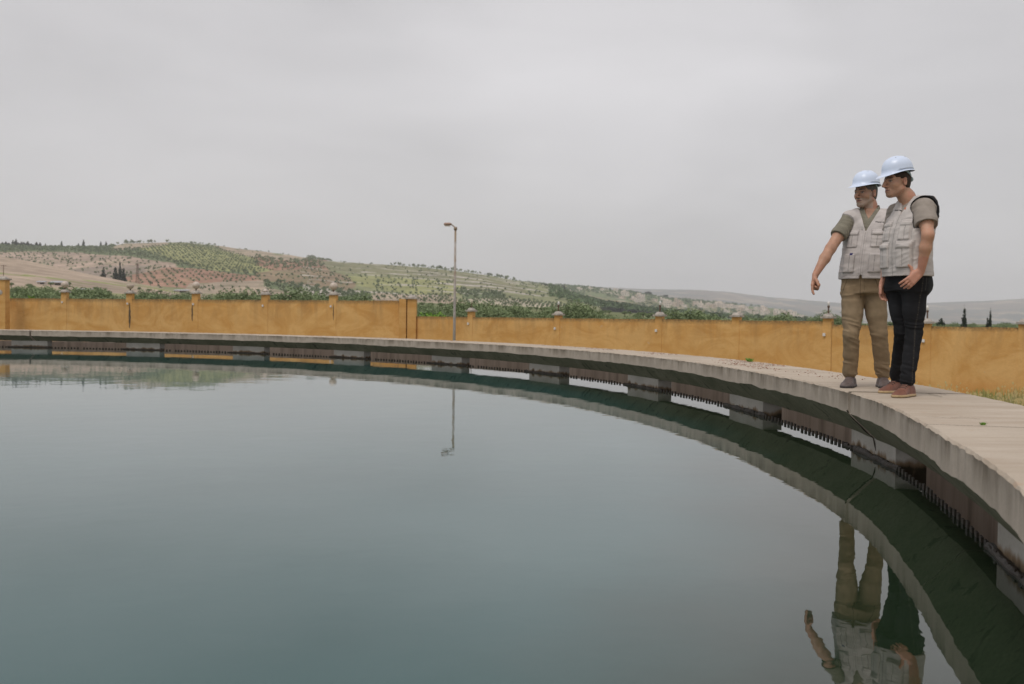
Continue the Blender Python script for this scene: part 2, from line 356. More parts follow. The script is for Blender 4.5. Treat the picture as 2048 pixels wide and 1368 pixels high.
#@@LAND
# ------------------------------------------------------------------ ground and hills
GZ = -1.6*S
def prof(pts, u):                            # photo outline -> slope (z/y) at column u
    X = []; W = []
    for x, y in pts: v = ray(x, y); X.append(v.x); W.append(v.z)
    return np.interp(u, X, W)
PF = [(-700, 500), (0, 513), (50, 521), (100, 531), (175, 547), (250, 562), (300, 570), (350, 582), (400, 592), (700, 602), (1024, 612), (1400, 634), (1700, 646), (2600, 656)]
PB = [(-700, 570), (0, 575), (300, 583), (512, 592), (800, 604), (1024, 614), (1300, 634), (1500, 642), (1700, 647), (2600, 655)]
PM = [(-900, 508), (-300, 500), (0, 492), (60, 495), (160, 496), (212, 495), (250, 487), (300, 486), (375, 485.5), (425, 490), (475, 497), (512, 501), (570, 509), (640, 519), (675, 524), (760, 529), (850, 535), (912, 542), (975, 551), (1024, 560),
      (1080, 568), (1120, 580), (1150, 592), (1200, 606), (1300, 620), (1400, 631), (1500, 640), (1700, 648), (2600, 656)]
PV = [(-900, 600), (900, 585), (1000, 566), (1080, 568), (1150, 573), (1200, 577), (1270, 585), (1320, 594), (1380, 600), (1440, 606), (1500, 612), (1560, 618), (1600, 628), (1650, 640), (1720, 648), (2600, 657)]
PR = [(-900, 600), (900, 572), (1000, 562), (1060, 563), (1100, 567), (1160, 572), (1230, 575.5), (1290, 578), (1340, 579), (1400, 580), (1460, 584), (1536, 594), (1600, 599), (1680, 606), (1760, 609), (1850, 606), (1900, 604), (1960, 602), (2000, 600), (2048, 597), (2200, 590), (2600, 600)]
YF, YB, YM, YV, YR = 460., 640., 1450., 2500., 7500.
WG = lambda Y: (GZ-CAMZ)/Y
def wfun(u, Y):                              # slope of the land seen from the survey point
    u = np.asarray(u, float); Y = np.asarray(Y, float)
    f, b, m_, v, r = prof(PF, u), prof(PB, u), prof(PM, u), prof(PV, u), prof(PR, u)
    g80 = WG(110.)+0*u; f0 = np.minimum(f, prof([(-700, 585), (0, 588), (400, 600), (1024, 622), (1500, 646), (2600, 662)], u))
    dipF = np.where(f > b+.002, f-.012, b-.0005)
    Ys = np.array([110., 230., YF, YF*1.16, YB, YM, YM*1.12, YM*1.3, YV, YV*1.15, 3600., YR, YR*1.3, 20000.])
    vb = np.minimum(v-.012, m_-.004); rb = np.minimum(r-.02, np.minimum(v, r)-.006)
    rb = np.minimum(rb, -0.001+0*u) if False else rb
    ws = [g80, f0, f, np.minimum(dipF, b+.01), b, m_, m_-.004, vb, v, np.minimum(v-.004, r-.006), rb, r, r-.004, r-.03]
    out_ = np.zeros(np.broadcast(u, Y).shape); u_, Y_ = np.broadcast_arrays(u, Y)
    for i in range(len(Ys)-1):
        t = np.clip((Y_-Ys[i])/(Ys[i+1]-Ys[i]), 0, 1); t = t*t*(3-2*t) if i in (3, 6, 7, 9, 10, 12) else (np.sin(t*math.pi/2) if i in (2, 4, 8, 11) else t)
        sel = (Y_ >= Ys[i]) & ((Y_ < Ys[i+1]) | (i == len(Ys)-2))
        a = np.broadcast_to(ws[i], u_.shape); c = np.broadcast_to(ws[i+1], u_.shape)
        out_ = np.where(sel, a+(c-a)*t, out_)
    return np.where(Y_ < 110, WG(np.maximum(Y_, 1.)), out_)
_VT = {}
def vnoise(x, y, seed):
    T = _VT.get(seed)
    if T is None: T = _VT[seed] = np.random.RandomState(seed).rand(256, 256)
    xi = np.floor(x).astype(int); yi = np.floor(y).astype(int); fx = x-xi; fy = y-yi; fx = fx*fx*(3-2*fx); fy = fy*fy*(3-2*fy)
    g = lambda a, b: T[a % 256, b % 256]
    return (g(xi, yi)*(1-fx)+g(xi+1, yi)*fx)*(1-fy)+(g(xi, yi+1)*(1-fx)+g(xi+1, yi+1)*fx)*fy
def fbm(x, y, seed, o=4):
    s_ = 0; a = .5
    for i in range(o): s_ = s_+a*vnoise(x*2**i, y*2**i, seed+i); a *= .5
    return s_
def land_z(x, y):
    x = np.asarray(x, float); y = np.asarray(y, float)
    return CAMZ+y*wfun(x/y, y)
def inpoly(px, py, poly):
    r = np.zeros(np.shape(px), bool); n = len(poly)
    for i in range(n):
        x0, y0 = poly[i]; x1, y1 = poly[(i+1) % n]
        c = ((y0 > py) != (y1 > py)) & (px < (x1-x0)*(py-y0)/((y1-y0) if y1 != y0 else 1e-9)+x0); r ^= c
    return r
# land cover fields: outline on the hillside, soil colour, tree spacing (m), kind of planting
BEI, RED, YEL, GRN, PNK, OLV, PAL, ROK = (.40, .32, .24), (.36, .21, .15), (.31, .31, .14), (.15, .18, .095), (.41, .31, .245), (.25, .255, .14), (.48, .42, .32), (.52, .47, .41)
FIELDS = [
 ([(-400, 470), (1200, 470), (1200, 700), (-400, 700)], OLV, 15, 'sparse'),
 ([(-400, 470), (200, 470), (340, 500), (420, 530), (512, 548), (512, 560), (380, 542), (300, 525), (200, 518), (60, 505), (-400, 520)], GRN, 7.5, 'dense'),
 ([(-400, 512), (60, 503), (150, 505), (270, 514), (350, 527), (365, 540), (300, 545), (215, 548), (150, 546), (100, 530), (0, 515)], PNK, 13, 'sparse'),
 ([(70, 545), (215, 530), (300, 532), (270, 560), (200, 562)], (.29, .23, .19), 16, 'sparse'),
 ([(240, 488), (330, 484), (345, 492), (262, 499), (215, 500)], BEI, 40, 'sparse'),
 ([(275, 497), (340, 489), (420, 493), (512, 506), (640, 525), (600, 545), (512, 546), (430, 540), (345, 522)], YEL, 9, 'grid'),
 ([(425, 488), (520, 498), (560, 512), (512, 516), (440, 500)], BEI, 30, 'sparse'),
 ([(270, 548), (340, 534), (400, 538), (480, 548), (560, 556), (600, 575), (560, 580), (420, 580), (300, 572), (240, 560)], RED, 12, 'grid'),
 ([(380, 566), (520, 560), (640, 580), (640, 600), (360, 592)], BEI, 11, 'sparse'),
 ([(512, 512), (650, 520), (680, 527), (640, 548), (560, 545), (512, 530)], RED, 8.5, 'dense'),
 ([(512, 508), (600, 512), (626, 518), (600, 522), (540, 518)], BEI, 60, 'sparse'),
 ([(512, 545), (640, 535), (720, 560), (700, 585), (600, 575), (512, 558)], (.27, .2, .13), 11, 'sparse'),
 ([(640, 523), (760, 528), (900, 541), (1024, 562), (1060, 590), (900, 575), (760, 552), (660, 540)], (.23, .22, .13), 26, 'sparse'),
 ([(690, 552), (800, 553), (920, 566), (930, 590), (820, 588), (720, 572)], YEL, 12, 'sparse'),
 ([(530, 562), (620, 572), (740, 590), (740, 602), (620, 590), (530, 574)], GRN, 8, 'dense'),
 ([(750, 588), (900, 590), (930, 606), (1060, 625), (900, 622), (740, 606)], BEI, 10, 'grid'),
 ([(905, 578), (1000, 585), (1010, 600), (940, 602)], GRN, 8, 'dense'),
 ([(925, 598), (1000, 596), (1120, 608), (1170, 630), (1000, 622)], PAL, 9, 'grid'),
]
def cover(px, py, nx):
    """soil colour and tree code at a hillside point"""
    col = np.zeros(px.shape+(3,)); idx = np.zeros(px.shape, int)
    for i, (poly, c, s_, kd) in enumerate(FIELDS):
        k = inpoly(px+nx*16, py+nx*5, poly); col[k] = c; idx[k] = i
    return col, idx
def mk_land(name, haze=0):
    m = Mat(name, .95, .1); v = m.vcol(); a = m.noise(.03, 5); b = m.noise(.25, 4)
    c = m.mix(m.ramp(a, .3, .7), (.75, .75, .75), (1.2, 1.2, 1.2)); c = m.mix(1.0, v, c, 'MULTIPLY'); d = m.mix(m.ramp(b, .3, .7), (.8, .8, .8), (1.15, 1.15, 1.15)); m.color(m.mix(1.0, c, d, 'MULTIPLY')); return m.m
M_land = mk_land('hill_soil')
def sheet(name, Ys, us, colf, label=None):
    u, Y = np.meshgrid(us, Ys, indexing='ij'); w_ = wfun(u, Y); z = CAMZ+Y*w_; x = u*Y
    px, py = pixel(x, Y, z); nx = fbm(x*.02, Y*.012, 5)-.47
    z = z+(fbm(x*.03, Y*.03, 9)-.5)*np.clip((Y-200)/500, 0, 1)*1.6*(1+Y/3000)
    col = colf(px, py, x, Y, nx)
    o = obj(name, np.stack([x, Y, z], -1).reshape(-1, 3), grid_faces(len(us), len(Ys)), M_land, None, True); attr(o, 'col', np.clip(col, 0, 1).reshape(-1, 3)); tag(o, kind='structure'); return o
us = np.linspace(-.80, .80, 560)
def stripes(x, Y, k, s1, s2): return fbm(x*s1, Y*s2, k)
def col_front(px, py, x, Y, nx):
    c = np.zeros(px.shape+(3,)); c[:] = (.17, .19, .09); n_ = fbm(x*.02, Y*.07, 21); n2 = fbm(x*.08, Y*.25, 23)
    c[:] = c*(.7+.6*n2[..., None]); k = (Y > 250) & (px < 520)
    hillc = np.where(((n_ > .52) & (n2 > .42))[..., None], (.27, .29, .12), (.42, .33, .255))*(.75+.5*n2[..., None]); 
    t = np.clip((Y-235)/60, 0, 1)*np.clip((540-px)/200, 0, 1); return c*(1-t[..., None])+hillc*t[..., None]
sheet('valley_ground', np.r_[np.linspace(60, 230, 40), np.linspace(235, YF, 60), np.linspace(YF+8, YB, 26)], us, col_front)
def col_main(px, py, x, Y, nx):
    c, _ = cover(px, py, nx); n_ = fbm(x*.05, Y*.02, 31); n2 = fbm(x*.15, Y*.05, 33); rk = (fbm(x*.02, Y*.05, 35, 5) > .60) & (px > 600) & (py < 592)
    c = c*(.72+.56*n_[..., None]); gr = (n2 > .6); c[gr] = c[gr]*.6+np.array((.12, .15, .06))*.4; c[rk] = np.array(ROK)*(.7+.5*n2[rk][..., None]); return c
sheet('hill', np.r_[np.linspace(YB, YM, 210), np.linspace(YM+12, YM*1.3, 16)], np.linspace(-.8, .8, 900), col_main)
def col_vil(px, py, x, Y, nx):
    n_ = fbm(x*.012, Y*.008, 41, 5); n2 = fbm(x*.05, Y*.04, 43, 4); c = np.zeros(px.shape+(3,)); c[:] = (.17, .20, .10)
    c[n_ > .5] = (.22, .21, .11); c[(n2 > .64)] = (.34, .29, .21); c[(fbm(x*.02, Y*.05, 47) > .68)] = (.40, .35, .28); return c
sheet('hill', np.linspace(YM*1.3, 3600, 110), np.linspace(-.3, .75, 380), col_vil)
def col_far(px, py, x, Y, nx):
    n_ = fbm(x*.0022, Y*.0022, 51, 5); n2 = fbm(x*.008, Y*.004, 53, 4); c = np.zeros(px.shape+(3,)); c[:] = (.13, .135, .125)
    c[n_ > .5] = (.21, .175, .15); c[n2 > .6] = (.33, .27, .21); return c*(.8+.4*n2[..., None])
sheet('hill', np.r_[np.linspace(3600, YR, 70), np.linspace(YR+150, YR*1.3, 14)], np.linspace(-.3, .85, 420), col_far)
m = Mat('ground_soil', .95, .1); a = m.noise(.7, 6); b = m.noise(9, 5)
m.color(m.mix(m.ramp(a, .4, .6), m.mix(m.ramp(b, .35, .65), (.20, .16, .09), (.30, .24, .15)), m.mix(m.ramp(b, .35, .65), (.10, .13, .04), (.18, .20, .07)))); m.bump(b, .5, .05); M_ground = m.m
gs = 9000.
# ground sheet reaches past the horizon but lies under the modelled land
gx = [-gs, -60, 60, gs]; V = [(-gs, -gs, GZ-.02), (gs, -gs, GZ-.02), (gs, 62, GZ-.02), (-gs, 62, GZ-.02), (-gs, 70, GZ-60), (gs, 70, GZ-60), (gs, gs, GZ-60), (-gs, gs, GZ-60)]
# cut-out for the tank bowl is not needed: the tank floor and wall stand inside the ground
# ground as a sheet with a round hole where the tank stands
nseg = 180; RO = (q['R']+CW+.17); inner = [(q['Xc']+RO*math.sin(t), q['Yc']+RO*math.cos(t), GZ) for t in np.linspace(0, 2*math.pi, nseg, endpoint=False)]
outer = []
for t in np.linspace(0, 2*math.pi, nseg, endpoint=False):
    dx, dy = math.sin(t), math.cos(t); k = 1e9
    if abs(dx) > 1e-6: k = min(k, (400-q['Xc'])/dx if dx > 0 else (-400-q['Xc'])/dx)
    if abs(dy) > 1e-6: k = min(k, (62-q['Yc'])/dy if dy > 0 else (-400-q['Yc'])/dy)
    outer.append((q['Xc']+dx*k, q['Yc']+dy*k, GZ))
V = inner+outer; F = [(i, (i+1) % nseg, nseg+(i+1) % nseg, nseg+i) for i in range(nseg)]
mb = MB(); mb.add(V, F); 
mb.add([(-gs, -2400, GZ-.6), (gs, -2400, GZ-.6), (gs, 61, GZ-.6), (-gs, 61, GZ-.6)], [(0, 1, 2, 3)])
mb.add([(-gs, 61, GZ-.6), (gs, 61, GZ-.6), (gs, 400, GZ-60), (-gs, 400, GZ-60)], [(0, 1, 2, 3)])
mb.add([(-gs, 400, GZ-60), (gs, 400, GZ-60), (gs, gs, GZ-60), (-gs, gs, GZ-60)], [(0, 1, 2, 3)])
tag(mb.build('ground', M_ground), kind='structure')
# ------------------------------------------------------------------ boundary wall
def mk_wall():
    m = Mat('ochre_plaster', .92, .15); g = m.noise(.45, 7, (1, 1, 1.6), dist=1.2, rough=.7); st = m.noise(1.3, 6, (1, 1, .22), .65, .6); f = m.noise(14, 5, rough=.7); hz = m.noise(.8, 4, (.25, .25, 2.2)); sp = m.noise(2.3, 3, off=(4, 2, 1)); wv = m.vcol('hgt')
    b = m.mix(m.ramp(g, .40, .60), (.60, .32, .100), (.72, .44, .175)); b = m.mix(m.ramp(hz, .5, .75, 0, .5), b, (.60, .33, .11)); b = m.mix(m.ramp(f, .4, .7, 0, .30), b, (.52, .30, .12))
    sepn = m.N.new('ShaderNodeSeparateColor'); m.L.new(wv, sepn.inputs[0]); h = sepn.outputs[0]
    k = m.math('MULTIPLY', m.ramp(st, .45, .72), m.ramp(h, .5, 1.0)); b = m.mix(m.math('MULTIPLY', k, .7), b, (.30, .18, .085))
    top = m.ramp(h, .93, .99, 0, .9); b = m.mix(m.math('MULTIPLY', top, m.ramp(f, .3, .6)), b, (.13, .10, .06))
    k2 = m.math('MULTIPLY', m.ramp(m.noise(.5, 4, (1, 1, 1), off=(9, 3, 2)), .45, .6), m.ramp(h, .35, .05, 0, .8)); b = m.mix(k2, b, (.60, .27, .075))
    b = m.mix(m.ramp(sp, .755, .77, 0, .85), b, (.52, .47, .42)); 
    m.color(b).bump(m.math('ADD', f, g), .4, .02); return m.m
M_wall = mk_wall()
M_cap = simple('cap_mortar', (.42, .38, .34), .9, .3, 6, bump=.4); M_globe = simple('milky_globe', (.56, .47, .40), .35, .10, 12, .5)
M_stem = simple('rusty_stem', (.12, .07, .05), .8, .4, 30); M_white = simple('white_plastic', (.72, .70, .68), .4, .05, 10, .5)
M_stain = simple('damp_stain', (.12, .085, .05), .8, .5, 9)
def wall_run(name, label, A, B, zt, piers, zb=GZ-.1, pw=.48, tall={}, fixt={}):
    """A,B ground points; piers: (fraction along, kind)"""
    A = Vector(A); B = Vector(B); d = (B-A); Ln = d.length; d.normalize(); nrm_ = Vector((d.y, -d.x, 0))
    if nrm_.y > 0: nrm_ = -nrm_
    w_ = tag(empty(name, (A.x, A.y, GZ)), label, 'wall', 'boundary wall round the tank yard'); O = Vector((A.x, A.y, GZ))
    n_ = max(12, int(Ln/.35)); V = []; hg = []; hz = zt-zb
    ts = np.linspace(0, Ln, n_); tw = n1(ts, 77, .7)*.012+n1(ts, 78, 3)*.008
    hs = [0, .25, .5, .75, .93, 1.0]
    for i, t in enumerate(ts):
        for h in hs: V.append(A+d*t+nrm_*.10+Vector((0, 0, zb+hz*h+(tw[i] if h == 1 else 0)))-O); hg.append(h)
        V.append(A+d*t-nrm_*.10+Vector((0, 0, zt+tw[i]))-O); hg.append(1.); V.append(A+d*t-nrm_*.10+Vector((0, 0, zb))-O); hg.append(0.)
    m_ = len(hs)+2; F = [(i*m_+j, (i+1)*m_+j, (i+1)*m_+j+1, i*m_+j+1) for i in range(n_-1) for j in range(m_-1)]+[tuple(range(m_)), tuple((n_-1)*m_+j for j in reversed(range(m_)))]
    o = obj('wall_panel', V, F, M_wall, w_); attr(o, 'hgt', np.repeat(np.array(hg)[:, None], 3, 1))
    ang = math.atan2(d.y, d.x)
    for t, kd, hh in piers:
        M = Matrix.Translation(A+d*t-O)@Matrix.Rotation(ang, 4, 'Z'); zt_ = zt+hh
        mb = MB(); mb.box(-pw/2, pw/2, -.118, .118, zb, zt_, M=M); p = mb.build('pier', M_wall, w_)
        attr(p, 'hgt', np.array([[0.]*3]*4+[[.93]*3]*4))
        c = MB(); c.box(-pw/2-.07, pw/2+.07, -.22, .22, zt_, zt_+.08, M=M).box(-pw/2-.0, pw/2+.0, -.17, .17, zt_+.08, zt_+.20, M=M, taper=.08); c.build('cap', M_cap, p)
        zc = zt_+.17
        T = Matrix.Translation(A+d*t-O)
        if kd in ('globe', 'broken'):
            s_ = MB(); s_.tube([T@Vector((0, 0, zc)), T@Vector((0, 0, zc+.16))], .05); s_.build('lamp_stem', M_stem, p)
            r = .235; cz = zc+.12+r; pr = [(r*math.sin(a), cz-r*math.cos(a)) for a in np.linspace(.15, math.pi if kd == 'globe' else math.pi*.56, 12)]
            pr = [(max(a, .004), b) for a, b in pr]
            g = MB(); g.lathe(pr, 20, T); g.build('lamp_globe', M_globe, p, True)
        elif kd == 'bulb':
            s_ = MB(); s_.tube([T@Vector((0, 0, zc-.02)), T@Vector((.0, 0, zc+.26))], [.035, .03]); s_.tube([T@Vector((0, 0, zc+.26)), T@Vector((0, 0, zc+.34))], .05); s_.build('lamp_stem', M_stem, p)
            g = MB(); g.lathe([(.025, zc+.33), (.035, zc+.37), (.052, zc+.43), (.050, zc+.48), (.022, zc+.52), (.004, zc+.53)], 10, T); g.build('bulb', M_white, p, True)
        elif kd == 'shard':
            g = MB(); g.lathe([(.11, zc), (.17, zc+.08), (.13, zc+.14), (.05, zc+.2), (.03, zc+.34), (.004, zc+.38)], 9, T); g.build('lamp_globe', M_globe, p)
        elif kd == 'stem':
            g = MB(); g.tube([T@Vector((0, 0, zc)), T@Vector((.02, 0, zc+.38))], .02); g.build('lamp_stem', M_stem, p)
        if kd != 'none':
            f_ = MB(); sx = fixt.get(t, -.1); f_.box(sx-.05, sx+.05, -.18, -.12, zt_-.72, zt_-.60, M=M); f_.build('junction_box', M_white, p)
    return w_, A, d, nrm_, O
def colpt(px, Y): v = ray(px, 640); return Vector((v.x*Y, Y, 0))
WL0, WL1 = colpt(-260, 68.5*S), colpt(815, 53.2*S)
def along(A, B, px):                         # distance along the wall at a photo column
    lo, hi = 0., 1.
    u = ray(px, 620).x; f = lambda t: (A+(B-A)*t); a, b = A, B
    t = (u*a.y-a.x)/((b.x-a.x)-u*(b.y-a.y)); return t*(B-A).length
ZL = CAMZ+.90*S
wl, A_, d_, n_, O_ = wall_run('boundary_wall', 'taller left stretch of ochre plastered wall with globe lamps on its piers', WL0, WL1, ZL,
    [(along(WL0, WL1, 130), 'globe', .42), (along(WL0, WL1, 260.5), 'broken', .36), (along(WL0, WL1, 392), 'globe', .36), (along(WL0, WL1, 531), 'shard', .30), (along(WL0, WL1, 667), 'globe', .30)])
# dark damp streaks under the globe piers
for px, h0, h1, wd in ((262, .25, 1.9, .085), (387, .3, 1.4, .055), (669, .2, 1.2, .03)):
    t = along(WL0, WL1, px); rs = random.Random(px); V = []; F = []
    for i in range(13):
        z = ZL-h0-(h1-h0)*i/12; ww = wd*math.sin(math.pi*(i+.4)/12.8)**.6*(1+rs.uniform(-.2, .2)); c = A_+d_*(t+rs.uniform(-.01, .01))+n_*.122-O_
        V += [c-d_*ww+Vector((0, 0, z)), c+d_*ww+Vector((0, 0, z))]
        if i: F.append((2*i-2, 2*i-1, 2*i+1, 2*i))
    obj('damp_streak', V, F, M_stain, wl)
# tall gate pier at the far left and the twin piers with the joint at the step
def tall_pier(px, Y, wdt, ztop, label, cap=True):
    p = colpt(px, Y); e = tag(empty('gate_pier', (p.x, p.y, GZ)), label, 'pier')
    mb = MB(); mb.box(-wdt/2, wdt/2, -.30, .30, -.1, ztop-GZ); o = mb.build('shaft', M_wall, e); attr(o, 'hgt', np.array([[0.]*3]*4+[[.93]*3]*4))
    if cap:
        mb = MB(); mb.box(-wdt/2-.1, wdt/2+.1, -.38, .38, ztop-GZ, ztop-GZ+.1).box(-wdt/2, wdt/2, -.3, .3, ztop-GZ+.1, ztop-GZ+.24, taper=.15); mb.build('cap', M_cap, e)
    return e
e = tall_pier(2, 62.2*S, .88, CAMZ+2.05*S, 'tall ochre gate pier at the left edge, above the wall top')
mb = MB(); mb.lathe([(.17, .0), (.17, .03), (.004, .04)], 8, Matrix.Translation((.1, -.30, CAMZ+1.25*S-GZ))@Matrix.Rotation(math.pi/2, 4, 'X')); mb.build('wall_light', M_cap, e)
e = tall_pier(806.3, 53.0*S, .40, CAMZ+.98*S, 'narrow ochre pier left of the dark joint where the wall steps down', False)
tall_pier(824.2, 52.9*S, .50, CAMZ+.98*S, 'capped ochre pier right of the dark joint where the wall steps down')
WR0, WR1 = colpt(833, 52.9*S), colpt(1666, 37.5*S)
ZR = CAMZ+.045*S
pr_ = [(along(WR0, WR1, 943), 'stem', .30), (along(WR0, WR1, 1117), 'bulb', .14), (along(WR0, WR1, 1320), 'bulb', .14), (along(WR0, WR1, 1474), 'none', .14), (along(WR0, WR1, 1657), 'bulb', .12)]
wall_run('boundary_wall', 'lower ochre wall stretch between the step and the pointing man, bulbs on its piers', WR0, WR1, ZR, pr_, pw=.36)
WS0, WS1 = colpt(1666, 37.5*S), colpt(2330, 31.6*S)
wall_run('boundary_wall', 'right stretch of ochre wall behind the two men and the dry grass', WS0, WS1, CAMZ-.09*S, [(along(WS0, WS1, 1855), 'bulb', .10), (along(WS0, WS1, 2048), 'none', .12), (along(WS0, WS1, 2230), 'bulb', .12)], pw=.32)
# ------------------------------------------------------------------ street lamp
def mk_pole():
    m = Mat('lamp_pole_paint', .7, .35); g = m.noise(1.2, 4, (1, 1, 1)); f = m.noise(9, 5, (1, 1, .5)); b = m.mix(m.ramp(f, .4, .6), (.50, .47, .46), (.38, .35, .34)); zz = m.z()[2]
    k = m.math('MULTIPLY', m.ramp(g, .42, .55), m.ramp(zz, 3.5, 5.2)); m.color(m.mix(m.math('MULTIPLY', k, .75), b, (.26, .17, .08))); return m.m
M_pole = mk_pole()
YL = 46*S; lb = at(908, 680, YL); lt = at(911, 455, YL)
e = tag(empty('street_lamp', (lt.x, YL, GZ)), 'tall thin rusty street lamp standing in front of the low wall', 'street lamp'); H_ = lt.z-GZ
mb = MB(); mb.tube([(0, 0, -.1), (0, 0, H_*.5), (0, 0, H_-.02)], [.078, .064, .052], 10); mb.build('pole', M_pole, e, True)
mb = MB(); mb.lathe([(.14, 0), (.14, .5), (.11, .55)], 10); mb.build('base_sleeve', M_pole, e)
mb = MB(); mb.tube([(.03, 0, H_-.03), (-.07, 0, H_+.04), (-.15, 0, H_+.11), (-.24, 0, H_+.155)], .032, 8); mb.tube([(0, 0, H_-.12), (0, 0, H_+.03)], .085, 10); mb.build('arm', M_pole, e, True)
def lamphead():
    m_ = MB(); L_ = [(-.20, .05, .05), (-.25, .10, .07), (-.38, .12, .08), (-.52, .11, .075), (-.58, .07, .05)]; V = []; F = []
    for x, wy, wz in L_:
        for k in range(10): a = 2*math.pi*k/10; V.append((x, wy*math.cos(a), H_+.16+wz*math.sin(a)*(1 if math.sin(a) > 0 else .8)))
    for i in range(4):
        for k in range(10): F.append((i*10+k, i*10+(k+1) % 10, (i+1)*10+(k+1) % 10, (i+1)*10+k))
    F += [tuple(range(9, -1, -1)), tuple(40+k for k in range(10))]; return m_.add(V, F)
M_lh = simple('lamp_housing', (.36, .24, .19), .6, .25, 14, .4)
hd = lamphead().build('lamp_head', M_lh, e, True)
mb = MB(); mb.box(-.54, -.27, -.08, .08, H_+.06, H_+.095); mb.build('lens', M_globe, hd)
#@@TREES
# ------------------------------------------------------------------ trees
def leafmat(name, c, var=.35, sc=1.2):
    m = Mat(name, .8, .2); n_ = m.noise(sc, 3); f = m.noise(sc*9, 2); b = m.mix(m.ramp(n_, .3, .7), tuple(x*(1-var) for x in c), tuple(x*(1+var) for x in c)); m.color(m.mix(m.ramp(f, .4, .6, 0, .35), b, tuple(x*.55 for x in c))); return m.m
M_olive = leafmat('olive_leaf', (.24, .30, .155)); M_bright = leafmat('shrub_leaf', (.20, .36, .06)); M_cyp = leafmat('conifer_leaf', (.035, .05, .035)); M_dark = leafmat('dark_leaf', (.055, .085, .04)); M_bark = simple('bark', (.12, .095, .07), .9, .3, 10, bump=.4)
def crown_mesh(seed, blobs, n, leaf, hgt=1., cards=True):
    """leaf cards spread through lumpy volume; blobs = [(c, r)]"""
    rs = np.random.RandomState(seed); vol = np.array([r[0]*r[1]*r[2] for c, r in blobs]); vol = vol/vol.sum()
    bi = rs.choice(len(blobs), n, p=vol); c = np.array([blobs[i][0] for i in bi]); r = np.array([blobs[i][1] for i in bi])
    d = rs.normal(size=(n, 3)); d /= np.linalg.norm(d, axis=1)[:, None]; rad = rs.rand(n)**.38
    lump = .90+.16*np.sin(d[:, 0]*5+bi)*np.sin(d[:, 1]*6+bi*2)+.08*np.sin(d[:, 2]*9)
    p = c+d*r*(rad*lump)[:, None]
    a = rs.normal(size=(n, 3)); a /= np.linalg.norm(a, axis=1)[:, None]; a[:, 2] += .3; b = np.cross(a, rs.normal(size=(n, 3))); b /= np.linalg.norm(b, axis=1)[:, None]
    L_ = leaf*(.6+.8*rs.rand(n))[:, None]; V = np.stack([p-a*L_, p+b*L_*.45, p+a*L_, p-b*L_*.45], 1).reshape(-1, 3); F = np.arange(4*n).reshape(-1, 4); return V, F
def tree(name, seed, H, R, mat, leaf=.14, n=1500, cyp=False, nb=7, low=.30):
    rs = random.Random(seed); e = empty(name); mb = MB()
    if cyp:
        blobs = [((0, 0, H*t), (R*f, R*f, H*.13)) for t, f in ((.12, .75), (.28, 1), (.44, .95), (.6, .78), (.75, .55), (.87, .32))]+[((rs.uniform(-.3, .3)*R, rs.uniform(-.3, .3)*R, H*rs.uniform(.15, .7)), (R*.8, R*.8, H*.09)) for _ in range(5)]
        mb.tube([(0, 0, -.3), (0, 0, H*.5), (.02*R, 0, H*.93)], [R*.16, R*.1, R*.03], 7)
    else:
        blobs = [((0, 0, H*.62), (R*.7, R*.7, H*.26))]
        for i in range(nb):
            a = i*6.283/nb+rs.uniform(-.4, .4); rr = R*rs.uniform(.35, .62); z = H*rs.uniform(low+.15, .80); blobs.append(((rr*math.cos(a), rr*math.sin(a), z), (R*rs.uniform(.34, .5), R*rs.uniform(.34, .5), H*rs.uniform(.14, .22))))
        blobs.append(((R*rs.uniform(-.3, .3), R*rs.uniform(-.3, .3), H*.86), (R*.32, R*.32, H*.13)))
        mb.tube([(0, 0, -.3), (.04*R, 0, H*.18), (-.03*R, .02, H*.34)], [R*.13, R*.10, R*.085], 8)
        for c, r in blobs[1:6]: mb.tube([(-.02*R, 0, H*.3), (c[0]*.5, c[1]*.5, (H*.3+c[2])/2+.05), (c[0], c[1], c[2])], [R*.06, R*.04, R*.015], 6)
    mb.build('trunk', M_bark, e, True)
    V, F = crown_mesh(seed, blobs, n, leaf); obj('crown', V, F, mat, e); return e
def place(proto, p, s_, label, cat, group, used={}, rz=None):
    if proto.name in used: o = copy_tree(proto)
    else: o = proto; used[proto.name] = 1
    o.location = p; sc = s_ if hasattr(s_, '__len__') else (s_, s_, s_); o.scale = sc; o.rotation_euler = (0, 0, random.uniform(0, 6.28) if rz is None else rz); return tag(o, label, cat, group)
OL = [tree('olive_tree', 100+i, 4.2, 2.2, M_olive, .085, 7500, nb=9) for i in range(4)]
def gz(x, y): return float(land_z(np.array(x), np.array(y)))
def olive_at(px, ytop, Y, label=None, group='olive trees behind the boundary wall', protos=OL, wide=1., cat='olive tree'):
    v = ray(px, ytop); x = v.x*Y; zt = CAMZ+v.z*Y; g = GZ if Y < 62 else gz(x, Y)
    s_ = max(.35, (zt-g)/3.75); return place(random.choice(protos), (x, Y, g-.05), (s_*wide, s_*wide, s_), label or 'grey green olive tree in the leafy band behind the ochre wall', cat, group)
rs = random.Random(5)
